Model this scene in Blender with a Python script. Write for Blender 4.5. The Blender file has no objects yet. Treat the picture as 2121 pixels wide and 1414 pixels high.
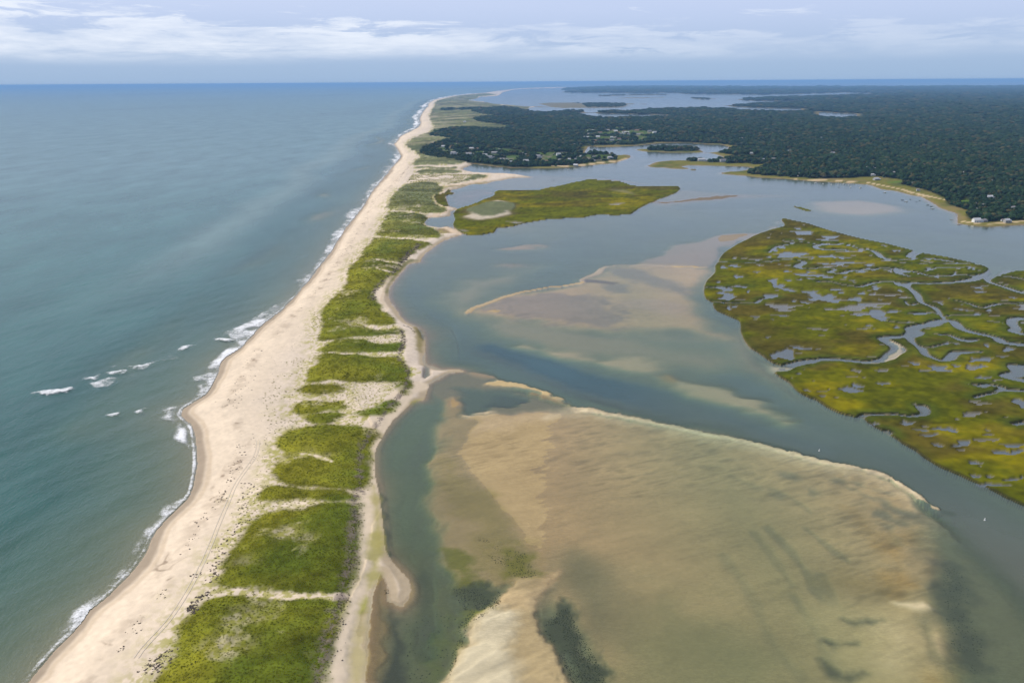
import bpy, math, random
import numpy as np
from mathutils import Matrix, Vector
random.seed(7)
RNG = np.random.default_rng(11)
SC = bpy.context.scene
COL = SC.collection

# ------------------------------------------------------------------ camera
W, Hh, FPX = 2121.0, 1414.0, 1650.0
CAMZ = 120.0      # camera height in map units
KM = 2.0          # metres per map unit: outlines are worked out on the map, everything is built in metres
PITCH = math.radians(18.03)
ROLL = 0.0063
Fv = np.array([0.0, math.cos(PITCH), -math.sin(PITCH)])
R0 = np.array([1.0, 0.0, 0.0])
U0 = np.array([0.0, math.sin(PITCH), math.cos(PITCH)])
Rv = R0 * math.cos(ROLL) - U0 * math.sin(ROLL)
Uv = U0 * math.cos(ROLL) + R0 * math.sin(ROLL)
cam_data = bpy.data.cameras.new("camera")
cam = bpy.data.objects.new("camera", cam_data)
COL.objects.link(cam)
cam_data.sensor_width = 36.0
cam_data.lens = FPX / W * 36.0
cam_data.clip_start = 1.0
cam_data.clip_end = 400000.0
mw = Matrix(((Rv[0], Uv[0], -Fv[0], 0), (Rv[1], Uv[1], -Fv[1], 0), (Rv[2], Uv[2], -Fv[2], CAMZ * KM), (0, 0, 0, 1)))
cam.matrix_world = mw
SC.camera = cam

# ------------------------------------------------------------------ sky and sun
SUN_EL, SUN_AZ = math.radians(46), math.radians(-72)      # azimuth measured from +Y towards +X
world = bpy.data.worlds.new("World")
SC.world = world
world.use_nodes = True
nt = world.node_tree
nt.nodes.clear()
N = nt.nodes.new
L = nt.links.new
def mathn(t, op, a, b=None, clamp=False):
    n = t.nodes.new('ShaderNodeMath'); n.operation = op; n.use_clamp = clamp
    for i, v in enumerate((a, b)):
        if v is None: continue
        if isinstance(v, (int, float)): n.inputs[i].default_value = v
        else: t.links.new(v, n.inputs[i])
    return n.outputs[0]
def maprange(t, v, a, b, c=0.0, d=1.0, smooth=True):
    n = t.nodes.new('ShaderNodeMapRange')
    if smooth: n.interpolation_type = 'SMOOTHSTEP'
    t.links.new(v, n.inputs[0])
    for i, x in enumerate((a, b, c, d)): n.inputs[1 + i].default_value = x
    return n.outputs[0]
def mixcol(t, f, a, b, blend='MIX'):
    n = t.nodes.new('ShaderNodeMix'); n.data_type = 'RGBA'; n.blend_type = blend
    for s, v in ((0, f), (6, a), (7, b)):
        if isinstance(v, (int, float)): n.inputs[s].default_value = v
        elif isinstance(v, tuple): n.inputs[s].default_value = (*v, 1.0) if len(v) == 3 else v
        else: t.links.new(v, n.inputs[s])
    return n.outputs[2]
sky = N('ShaderNodeTexSky'); sky.sky_type = 'NISHITA'; sky.sun_disc = False
sky.sun_elevation = SUN_EL; sky.sun_rotation = SUN_AZ
sky.air_density = 1.0; sky.dust_density = 2.0; sky.ozone_density = 2.5
tc = N('ShaderNodeTexCoord')
sep = N('ShaderNodeSeparateXYZ'); L(tc.outputs['Generated'], sep.inputs[0])
elev = mathn(nt, 'MAXIMUM', sep.outputs[2], 0.0)
den = mathn(nt, 'ADD', elev, 0.035)
px_ = mathn(nt, 'DIVIDE', sep.outputs[0], den); py_ = mathn(nt, 'DIVIDE', sep.outputs[1], den)
cmb = N('ShaderNodeCombineXYZ'); L(px_, cmb.inputs[0]); L(py_, cmb.inputs[1])
def wnoise(scale, detail, off=(0, 0, 0), rough=0.55, dist=0.0, vec=None, sc=(1, 1, 1)):
    mp = N('ShaderNodeMapping'); mp.inputs['Location'].default_value = off; mp.inputs['Scale'].default_value = sc
    L(vec or cmb.outputs[0], mp.inputs[0])
    n = N('ShaderNodeTexNoise'); n.inputs['Scale'].default_value = scale; n.inputs['Detail'].default_value = detail
    n.inputs['Roughness'].default_value = rough; n.inputs['Distortion'].default_value = dist
    L(mp.outputs[0], n.inputs['Vector']); return n.outputs['Fac']
# azimuth / elevation coordinates for the distant banks of cloud
az = mathn(nt, 'ARCTAN2', sep.outputs[0], sep.outputs[1])
cav = N('ShaderNodeCombineXYZ'); L(az, cav.inputs[0]); L(elev, cav.inputs[1])
bank_n = wnoise(1.0, 8, (2.3, 1.0, 0), 0.62, 0.3, cav.outputs[0], (5.5, 42, 1))
big_n = wnoise(1.0, 3, (7.1, 0.3, 0), 0.5, 0.0, cav.outputs[0], (1.6, 9, 1))
over_n = wnoise(0.16, 7, (3, 1, 0), 0.6, 0.4)
# bank of cumulus hanging 1.5 to 5 degrees over the horizon, thicker in the east (left)
puff = wnoise(1.0, 9, (4.3, 2.0, 0), 0.66, 0.5, cav.outputs[0], (9, 62, 1))
east = maprange(nt, az, -0.75, 0.25, 1.0, 0.0)
top = mathn(nt, 'ADD', mathn(nt, 'ADD', mathn(nt, 'MULTIPLY', east, 0.022), 0.056), mathn(nt, 'MULTIPLY', mathn(nt, 'SUBTRACT', puff, 0.5), 0.15))
bot = mathn(nt, 'ADD', 0.022, mathn(nt, 'MULTIPLY', mathn(nt, 'SUBTRACT', big_n, 0.5), 0.03))
up = maprange(nt, mathn(nt, 'SUBTRACT', top, elev), -0.004, 0.012)
lo_ = maprange(nt, mathn(nt, 'SUBTRACT', elev, bot), -0.004, 0.014)
dens = maprange(nt, mathn(nt, 'ADD', mathn(nt, 'MULTIPLY', bank_n, 0.8), mathn(nt, 'MULTIPLY', puff, 0.5)), 0.44, 0.84, 0.12, 1.0)
fade_r = maprange(nt, az, -0.35, 0.45, 1.0, 0.32)
bank = mathn(nt, 'MULTIPLY', mathn(nt, 'MULTIPLY', up, lo_), mathn(nt, 'MULTIPLY', dens, fade_r))
over = mathn(nt, 'MULTIPLY', maprange(nt, over_n, 0.36, 0.66), maprange(nt, elev, 0.05, 0.2))
skyscale = mixcol(nt, 1.0, sky.outputs[0], (0.070, 0.073, 0.082), 'MULTIPLY')
# thin veil of haze: a slate blue layer along the horizon, pale blue grey above it
veil = mixcol(nt, maprange(nt, elev, 0.0, 0.10), (0.315, 0.440, 0.625), (0.50, 0.585, 0.80))
vf = maprange(nt, elev, 0.02, 0.55, 0.92, 0.35)
base = mixcol(nt, vf, skyscale, veil)
c1 = mixcol(nt, mathn(nt, 'MULTIPLY', bank, 0.90), base, (0.74, 0.785, 0.86))
c2 = mixcol(nt, mathn(nt, 'MULTIPLY', over, 0.55), c1, (0.70, 0.74, 0.82))
bg = N('ShaderNodeBackground'); L(c2, bg.inputs[0]); bg.inputs[1].default_value = 1.0
wo = N('ShaderNodeOutputWorld'); L(bg.outputs[0], wo.inputs[0])

sun_d = bpy.data.lights.new("sun", 'SUN'); sun_d.energy = 3.4; sun_d.angle = math.radians(1.2)
sun_d.color = (1.0, 0.94, 0.83)
sun = bpy.data.objects.new("sun", sun_d); COL.objects.link(sun)
sd_ = Vector((math.sin(SUN_AZ) * math.cos(SUN_EL), math.cos(SUN_AZ) * math.cos(SUN_EL), math.sin(SUN_EL)))
sun.rotation_euler = sd_.to_track_quat('Z', 'Y').to_euler()
SC.view_settings.view_transform = 'Standard'
SC.view_settings.look = 'None'
SC.view_settings.exposure = 0.27
SC.view_settings.gamma = 1.0
SC.view_settings.use_curve_mapping = False
SC.cycles.volume_step_rate = 1.0
SC.cycles.max_bounces = 6
SC.cycles.transparent_max_bounces = 16
SC.cycles.use_denoising = True

# ------------------------------------------------------------------ helpers
def smooth(a, b, x):
    t = np.clip((x - a) / (b - a), 0, 1)
    return t * t * (3 - 2 * t)
def lerp(a, b, t): return a + (b - a) * t
def hash2(ix, iy, seed):
    h = (ix.astype(np.int64) * 374761393 + iy.astype(np.int64) * 668265263 + seed * 144665) & 0xFFFFFFFF
    h = ((h ^ (h >> 13)) * 1274126177) & 0xFFFFFFFF
    return ((h ^ (h >> 16)) & 0xFFFFFF) / 16777215.0
def vnoise(x, y, seed=0):
    ix, iy = np.floor(x), np.floor(y)
    fx, fy = x - ix, y - iy
    fx = fx * fx * (3 - 2 * fx); fy = fy * fy * (3 - 2 * fy)
    a = hash2(ix, iy, seed); b = hash2(ix + 1, iy, seed); c = hash2(ix, iy + 1, seed); d = hash2(ix + 1, iy + 1, seed)
    return (a + (b - a) * fx) * (1 - fy) + (c + (d - c) * fx) * fy
def fbm(x, y, wl, octs=4, seed=0, rough=0.5, ax=1.0, ang=0.0):
    """wl: wavelength in metres; ax: stretch along the rotated x axis; result about -1..1"""
    ca, sa = math.cos(ang), math.sin(ang)
    xr = (x * ca + y * sa) / (wl * ax); yr = (-x * sa + y * ca) / wl
    s = 0; amp = 1; tot = 0
    for o in range(octs):
        s = s + amp * (vnoise(xr, yr, seed + o * 17) * 2 - 1); tot += amp
        amp *= rough; xr = xr * 2.03 + 5.1; yr = yr * 2.03 + 3.7
    return s / tot * 1.5

def unproj(u, v, z=0.0):
    u = np.asarray(u, float); v = np.asarray(v, float)
    a = u - W / 2; b = v - Hh / 2
    d = Fv[None, :] * FPX + a[:, None] * Rv[None, :] - b[:, None] * Uv[None, :]
    dz = np.minimum(d[:, 2], -1.6)
    t = (np.asarray(z) - CAMZ) / dz
    return d[:, 0] * t, d[:, 1] * t
CR = {'full': (0, 0, 1.0), 'A': (780, 150, 3.03), 'B': (1421, 150, 3.03), 'C': (1421, 430, 3.03), 'D': (1421, 720, 3.03),
      'E': (500, 330, 3.8564), 'U': (0, 600, 3.535), 'T': (350, 600, 3.1415), 'Q': (880, 150, 7.07), 'N': (860, 260, 7.07),
      'M': (1100, 240, 7.07), 'P': (1900, 370, 9.597), 'V': (1600, 320, 6.06), 'K': (700, 1100, 3.535), 'J2': (300, 1000, 3.415),
      'Lc': (1521, 1000, 3.415), 'R': (1100, 150, 7.07), 'S': (1400, 150, 7.07), 'G': (780, 550, 4.42), 'H': (900, 480, 3.03),
      'I': (740, 800, 4.242), 'X': (850, 330, 7.07), 'O': (780, 190, 6.628), 'F': (1200, 270, 5.3025), 'J': (1100, 700, 3.535),
      'Y': (0, 950, 3.048)}
def px(*segs, z=0.0):
    """segs: crop name followed by points (x, y[, z]) read off that enlargement; returns ground xy"""
    us, vs, zs = [], [], []
    for crop, pts in segs:
        x0, y0, s = CR[crop]
        for p in pts:
            us.append(x0 + p[0] / s); vs.append(y0 + p[1] / s); zs.append(p[2] if len(p) > 2 else z)
    x, y = unproj(us, vs, np.array(zs))
    return np.stack([x, y], 1)
def smooth_poly(P, closed=True, n=3):
    """Catmull-Rom"""
    m = len(P); out = []
    for i in range(m if closed else m - 1):
        if closed: p0, p1, p2, p3 = P[(i - 1) % m], P[i], P[(i + 1) % m], P[(i + 2) % m]
        else: p0, p1, p2, p3 = P[max(i - 1, 0)], P[i], P[i + 1], P[min(i + 2, m - 1)]
        for k in range(n):
            t = k / n
            out.append(0.5 * ((2 * p1) + (-p0 + p2) * t + (2 * p0 - 5 * p1 + 4 * p2 - p3) * t * t + (-p0 + 3 * p1 - 3 * p2 + p3) * t ** 3))
    if not closed: out.append(P[-1])
    return np.array(out)

# ------------------------------------------------------------------ polar ground grid
bh = -FPX * math.tan(PITCH)
rows = [bh + 2.6]
while rows[-1] < 707 + 170:
    off = rows[-1] - bh
    rows.append(rows[-1] + min(2.15, 0.35 + off * 0.012))
rows = np.array(rows)
inner = np.arange(-1110, 1110.1, 2.25)
outer = 1110 + 9 * (1.14 ** np.arange(1, 30) - 1) / 0.14
outer = outer[outer < 2300]
cols = np.concatenate([-outer[::-1], inner, outer])
Aa, Bb = np.meshgrid(cols, rows)
dx = Aa; dy = FPX * math.cos(PITCH) - Bb * math.sin(PITCH); dz = -FPX * math.sin(PITCH) - Bb * math.cos(PITCH)
tt = -CAMZ / dz
GX = (dx * tt); GY = (dy * tt)
NR, NC = GX.shape
GD = np.hypot(GX, GY)
def lookup(field, x, y, order=0):
    """sample a grid field at world points"""
    # invert: project (x,y,0)
    zc = y * math.cos(PITCH) + CAMZ * math.sin(PITCH)
    a = x / zc * FPX
    b = -(y * math.sin(PITCH) - CAMZ * math.cos(PITCH)) / zc * FPX
    ci = np.clip(np.searchsorted(cols, a), 1, NC - 1); ri = np.clip(np.searchsorted(rows, b), 1, NR - 1)
    ci = np.where(a - cols[ci - 1] < cols[ci] - a, ci - 1, ci)
    ri = np.where(b - rows[ri - 1] < rows[ri] - b, ri - 1, ri)
    return field[ri, ci]
BIG = 1e4
fX, fY = GX.ravel(), GY.ravel()
# natural irregularity of every traced outline (metres, growing with distance)
_w = np.clip(GD.ravel() / 700.0, 0.25, 6.0)
WX = fX + _w * 1.1 * fbm(fX / _w, fY / _w, 9.0, 3, 91)
WY = fY + _w * 1.8 * fbm(fX / _w, fY / _w, 9.0, 3, 92)
def seg_dist2(x, y, P, closed=True):
    d2 = np.full(x.shape, 1e18)
    n = len(P)
    for i in range(n if closed else n - 1):
        ax, ay = P[i]; bx, by = P[(i + 1) % n]
        ex, ey = bx - ax, by - ay
        l2 = ex * ex + ey * ey + 1e-9
        t = ((x - ax) * ex + (y - ay) * ey) / l2
        np.clip(t, 0, 1, out=t)
        q = (x - ax - t * ex) ** 2 + (y - ay - t * ey) ** 2
        np.minimum(d2, q, out=d2)
    return d2
def inside(x, y, P):
    c = np.zeros(x.shape, bool); n = len(P)
    for i in range(n):
        ax, ay = P[i]; bx, by = P[(i + 1) % n]
        if ay == by: continue
        m = (ay > y) != (by > y)
        xi = (bx - ax) * (y - ay) / (by - ay) + ax
        c ^= m & (x < xi)
    return c
def sdf(P, reach, warp=True, x=None, y=None):
    """signed distance, positive inside, -BIG where farther than reach outside"""
    if x is None: x, y = (WX, WY) if warp else (fX, fY)
    lo = P.min(0) - reach; hi = P.max(0) + reach
    idx = np.nonzero((x > lo[0]) & (x < hi[0]) & (y > lo[1]) & (y < hi[1]))[0]
    out = np.full(x.shape, -BIG)
    if len(idx) == 0: return out
    xs, ys = x[idx], y[idx]
    ins = inside(xs, ys, P)
    d = np.full(xs.shape, BIG)
    # distances only where needed: subdivide segments by own bbox
    n = len(P)
    for i in range(n):
        ax, ay = P[i]; bx, by = P[(i + 1) % n]
        m = (xs > min(ax, bx) - reach) & (xs < max(ax, bx) + reach) & (ys > min(ay, by) - reach) & (ys < max(ay, by) + reach)
        k = np.nonzero(m)[0]
        if len(k) == 0: continue
        X, Y = xs[k], ys[k]
        ex, ey = bx - ax, by - ay
        t = np.clip(((X - ax) * ex + (Y - ay) * ey) / (ex * ex + ey * ey + 1e-9), 0, 1)
        q = np.sqrt((X - ax - t * ex) ** 2 + (Y - ay - t * ey) ** 2)
        d[k] = np.minimum(d[k], q)
    d = np.minimum(d, reach)
    out[idx] = np.where(ins, d, np.where(d >= reach, -BIG, -d))
    return out
def line_sd(P, reach, warp=True):
    """distance to an open polyline (large where beyond reach) """
    x, y = (WX, WY) if warp else (fX, fY)
    out = np.full(x.shape, BIG)
    for i in range(len(P) - 1):
        ax, ay = P[i]; bx, by = P[i + 1]
        k = np.nonzero((x > min(ax, bx) - reach) & (x < max(ax, bx) + reach) & (y > min(ay, by) - reach) & (y < max(ay, by) + reach))[0]
        if len(k) == 0: continue
        X, Y = x[k], y[k]; ex, ey = bx - ax, by - ay
        t = np.clip(((X - ax) * ex + (Y - ay) * ey) / (ex * ex + ey * ey + 1e-9), 0, 1)
        out[k] = np.minimum(out[k], np.sqrt((X - ax - t * ex) ** 2 + (Y - ay - t * ey) ** 2))
    return out
HAZE_D = 4.0e-5
# ------------------------------------------------------------------ traced outlines (all laid on the ground in metres)
SHORE = px(('full', [(-420, 1800), (-60, 1500), (58, 1414)]),
    ('Y', [(270, 1300), (370, 1190), (480, 1075), (570, 960), (670, 880), (790, 760), (890, 640), (935, 560), (985, 450), (1090, 350), (1185, 255), (1225, 160), (1245, 30)]),
    ('U', [(1440, 1190), (1425, 1060), (1400, 985), (1325, 925), (1345, 870), (1435, 812), (1510, 765), (1560, 690), (1602, 610), (1620, 530), (1665, 490), (1755, 430), (1815, 370), (1880, 300), (1945, 240), (2020, 180)]),
    ('E', [(230, 1280), (330, 1195), (430, 1090), (520, 1000), (600, 890), (680, 790), (740, 695), (800, 600), (870, 500), (960, 390), (1030, 280), (1120, 180), (1200, 90)]),
    ('O', [(0, 1315), (150, 1120), (250, 995), (330, 920), (345, 880), (310, 830), (280, 770), (240, 725), (285, 680), (330, 620), (420, 572), (520, 520), (590, 480), (612, 430), (603, 370), (622, 320), (662, 260), (702, 200), (735, 152), (800, 114), (900, 92), (1000, 72), (1100, 52)]),
    ('Q', [(450, 345), (700, 315), (900, 300), (1050, 275), (1220, 255), (1350, 240), (1700, 228), (2100, 220)]))
BACK = px(('Q', [(2100, 228), (1700, 238), (1350, 250), (1220, 275), (1130, 300), (1070, 345), (840, 357), (780, 375), (700, 402), (600, 405), (850, 430), (1010, 460), (1200, 475), (1560, 505), (1720, 497), (1530, 520), (1500, 600), (1500, 1200)]),
    ('X', [(920, 60), (920, 72), (780, 130), (800, 160), (900, 185), (1000, 195), (1300, 205), (1500, 215), (1700, 245), (1780, 262), (1700, 268), (1600, 270), (1500, 275), (1430, 285), (1370, 305), (1200, 325), (1110, 355), (1000, 360), (880, 370), (800, 400), (700, 430), (600, 450), (590, 470), (640, 500), (520, 530), (510, 560), (530, 600), (540, 640), (580, 690), (640, 700), (700, 735), (650, 745), (590, 770), (580, 830), (400, 845), (280, 860), (215, 920), (240, 965), (320, 985), (450, 1000), (530, 985), (600, 1000), (680, 1040), (745, 1098), (620, 1140), (520, 1180)]),
    ('E', [(1650, 625), (1560, 680), (1500, 730), (1460, 760), (1430, 800), (1430, 820), (1350, 835), (1290, 890), (1235, 950), (1185, 1020), (1175, 1100), (1205, 1160), (1255, 1230)]),
    ('G', [(180, 425), (240, 492), (300, 532), (370, 560), (410, 592), (437, 660), (440, 760), (442, 880), (458, 905), (505, 912), (560, 945), (640, 945), (750, 953), (790, 968), (700, 978), (640, 990), (560, 1040), (480, 1080), (470, 1110), (445, 1180), (425, 1225), (320, 1250), (260, 1310), (180, 1380)]),
    ('I', [(330, 270), (250, 380), (170, 500), (135, 600), (140, 800), (165, 900), (195, 1100), (215, 1300)]),
    ('K', [(318, 0), (325, 100), (345, 170), (430, 270), (505, 355), (520, 440), (470, 540), (410, 520), (375, 500), (370, 400), (330, 320), (300, 300), (255, 420), (225, 600), (205, 850), (185, 1110), (150, 1700)]))
BAR = np.concatenate([SHORE, BACK])
SHORE_L = SHORE[:-4]
NORTH = px(('full', [(845, 330), (900, 337)]), ('N', [(850, 562), (1000, 580), (1200, 605), (1500, 625), (1800, 632)]),
    ('M', [(0, 770), (300, 772), (500, 755), (700, 745), (1000, 715), (1200, 695), (1400, 640), (1462, 605), (1440, 572)]),
    ('M', [(1380, 545, 3), (1290, 525, 6), (1100, 480, 8), (1000, 478, 8), (800, 482, 8), (780, 475, 8)]),
    ('M', [(850, 452), (1000, 457), (1300, 452), (1600, 432), (1700, 417), (1900, 400), (2121, 394)]),
    ('F', [(850, 142), (1000, 137), (1200, 141), (1400, 155), (1550, 158), (1650, 178), (1640, 195, 5), (1500, 207, 5), (1390, 222, 5), (1330, 215), (1300, 205), (1150, 200), (760, 202), (700, 204), (630, 211), (640, 220), (740, 237), (900, 242), (1200, 246), (1400, 251), (1500, 262), (1600, 278, 3), (1500, 288, 5), (1400, 305, 5), (1340, 322), (1170, 330), (1000, 331), (840, 350), (740, 400), (850, 411), (950, 412), (1000, 420), (1100, 426), (1190, 426), (1200, 416), (1120, 405), (1090, 395), (1200, 387), (1500, 390), (1700, 395), (1880, 402), (1870, 425), (1830, 440), (1700, 450), (1560, 465), (1570, 480), (1700, 490), (1850, 505), (2000, 520), (2121, 527)]),
    ('B', [(640, 670), (800, 682), (950, 692), (1150, 706), (1230, 736), (1320, 746), (1420, 772), (1480, 782), (1550, 822), (1600, 852), (1700, 886), (1705, 906), (1700, 941), (1710, 951), (1800, 963), (1900, 968), (2000, 965), (2121, 956), (2400, 935), (3300, 900), (7500, 700), (7500, 90)]),
    ('full', [(3800, 178), (2121, 180.5), (2060, 181), (1700, 182.3), (1480, 181.5), (1300, 180.8), (1240, 182), (1200, 183.5), (1159, 185.2)]),
    ('R', [(440, 262), (700, 262), (760, 285), (460, 285), (450, 294), (860, 302), (1100, 301), (1430, 304), (1880, 302), (1910, 300)]),
    ('S', [(0, 304), (110, 316), (400, 320), (700, 322), (900, 322), (1300, 327), (1700, 318), (2121, 312)]), ('B', [(800, 133), (1000, 127), (1270, 134), (1292, 140), (1000, 145, 5), (700, 150, 8)]),
    ('S', [(1700, 345, 8), (1300, 360, 8), (1050, 370, 8), (930, 385, 4), (860, 405), (1200, 416), (1500, 423), (1770, 429), (1775, 440, 6), (1400, 436, 8), (1000, 445, 8), (850, 457, 8), (740, 475, 4), (705, 492), (900, 508), (1100, 514), (1500, 528), (1832, 533), (1832, 549, 8), (1500, 552, 8), (1250, 556, 8), (1150, 542, 8), (1000, 528, 8), (750, 516, 8), (650, 505, 8), (550, 508, 8), (300, 500, 8), (150, 512, 8), (0, 500, 8)]),
    ('R', [(1800, 512, 8), (1700, 520, 8), (1500, 540, 8), (1400, 548, 8), (1100, 545, 8), (900, 560, 8), (815, 572, 5), (740, 530, 8), (700, 530, 8), (630, 545, 8), (600, 527, 8), (520, 535, 8), (425, 575, 2), (270, 575, 6), (130, 562, 8), (0, 538, 8)]),
    ('Q', [(1500, 520, 6), (1400, 507, 6), (1150, 497, 6), (950, 514, 5), (700, 524, 4), (250, 530, 3), (150, 545), (60, 640), (0, 800), (0, 900)]))
CUTS = [px(('R', [(520, 588), (800, 595), (1100, 605), (1500, 615), (1900, 622), (1990, 625), (1900, 632, 8), (1500, 641, 8), (1200, 643, 8), (1000, 630, 8), (850, 610, 6), (620, 598)])),
        px(('B', [(830, 248), (950, 256), (1075, 262), (1060, 270, 8), (900, 271, 8), (835, 266, 8)]))]
ISLES = [px(('R', [(120, 460), (300, 443), (620, 442), (740, 450), (880, 455), (1100, 455), (1380, 455), (1590, 463), (1400, 470), (1400, 490), (1500, 485), (1400, 497), (1300, 520), (1000, 520), (820, 522), (400, 520), (300, 510), (190, 480)])),
         px(('R', [(1570, 465), (1700, 465), (1780, 470), (1650, 469)])),
         px(('R', [(900, 348), (1100, 340), (1500, 330), (1880, 325), (2060, 328), (1800, 336), (1400, 338), (1100, 347)])),
         px(('R', [(1245, 378), (1450, 370), (1880, 369), (1915, 362), (1990, 362), (1985, 368), (1700, 376), (1450, 381)])),
         px(('S', [(180, 374), (300, 374), (520, 386), (620, 394), (530, 398), (400, 397), (280, 391)])),
         px(('R', [(1490, 192), (1800, 189), (2121, 189), (2121, 192), (1700, 195)])),
         px(('S', [(0, 165), (200, 160), (380, 162), (200, 167)])),
         px(('full', [(1155, 221), (1123, 222.5), (1100, 221)]))]
SLIVER = px(('full', [(1641, 427), (1655, 428), (1672, 433), (1686, 438), (1672, 438), (1656, 433)]))
ISLEY = px(('F', [(1200, 428), (1270, 424), (1293, 437), (1230, 439)]))
M1 = px(('X', [(655, 745), (740, 700), (860, 670), (960, 630), (1060, 580), (1180, 540), (1230, 510), (1220, 480), (1290, 450), (1500, 440), (1650, 446), (1800, 450), (1900, 440), (2000, 415), (2100, 398)]),
    ('A', [(1200, 695), (1300, 677), (1345, 667), (1400, 675), (1520, 680), (1600, 705), (1700, 711), (1890, 712), (1887, 745), (1850, 765), (1760, 800), (1650, 850), (1600, 885), (1500, 895), (1400, 890), (1300, 911), (1200, 911), (1050, 925), (930, 945), (850, 965), (755, 975), (740, 1000), (600, 1022), (550, 1010), (500, 985), (480, 950), (490, 920), (480, 880), (510, 850)]), z=0.4)
M1DUNE = px(('X', [(850, 720), (1000, 670), (1150, 620), (1280, 595), (1460, 630), (1510, 700), (1440, 740), (1480, 795), (1250, 850), (1100, 870), (950, 880), (800, 850), (780, 825), (870, 800)]), z=1.0)
M1DG = px(('X', [(900, 725), (1000, 690), (1150, 640), (1280, 620), (1430, 640), (1460, 690), (1400, 740), (1300, 790), (1100, 800), (980, 800), (920, 770)]), z=1.0)
M2 = px(('X', [(345, 560), (380, 520), (500, 500), (560, 440), (600, 455), (590, 475), (660, 500), (520, 530), (510, 560), (530, 600), (540, 640), (580, 690), (480, 690), (390, 640)]), z=0.3)
MB = px(('C', [(598, 65), (650, 72), (780, 100), (915, 145), (1050, 180), (1170, 208), (1250, 222), (1435, 268), (1450, 283), (1480, 283), (1600, 300), (1740, 330), (1840, 352), (1900, 378), (1922, 402), (1900, 420), (1945, 428), (1975, 400), (2000, 388), (2121, 395), (2350, 405), (5200, 500)]), ('D', [(5200, 1700), (3000, 1350), (2121, 985), (2000, 930), (1900, 880), (1700, 790), (1600, 745), (1500, 690), (1420, 630), (1350, 590), (1270, 540), (1200, 500), (1130, 460), (1110, 440), (1000, 420), (900, 380), (800, 320), (730, 290), (690, 260), (640, 210), (590, 180), (560, 155)]),
    ('C', [(545, 1025), (600, 1010), (620, 990), (540, 970), (480, 930), (440, 900), (410, 880), (370, 830), (350, 790), (340, 770), (335, 715), (290, 690), (250, 670), (200, 645), (170, 620), (160, 590), (120, 565), (108, 520), (125, 460), (180, 400), (178, 360), (205, 330), (230, 290), (290, 240), (400, 190), (520, 140), (612, 112), (598, 85)]), z=0.4)
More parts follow.
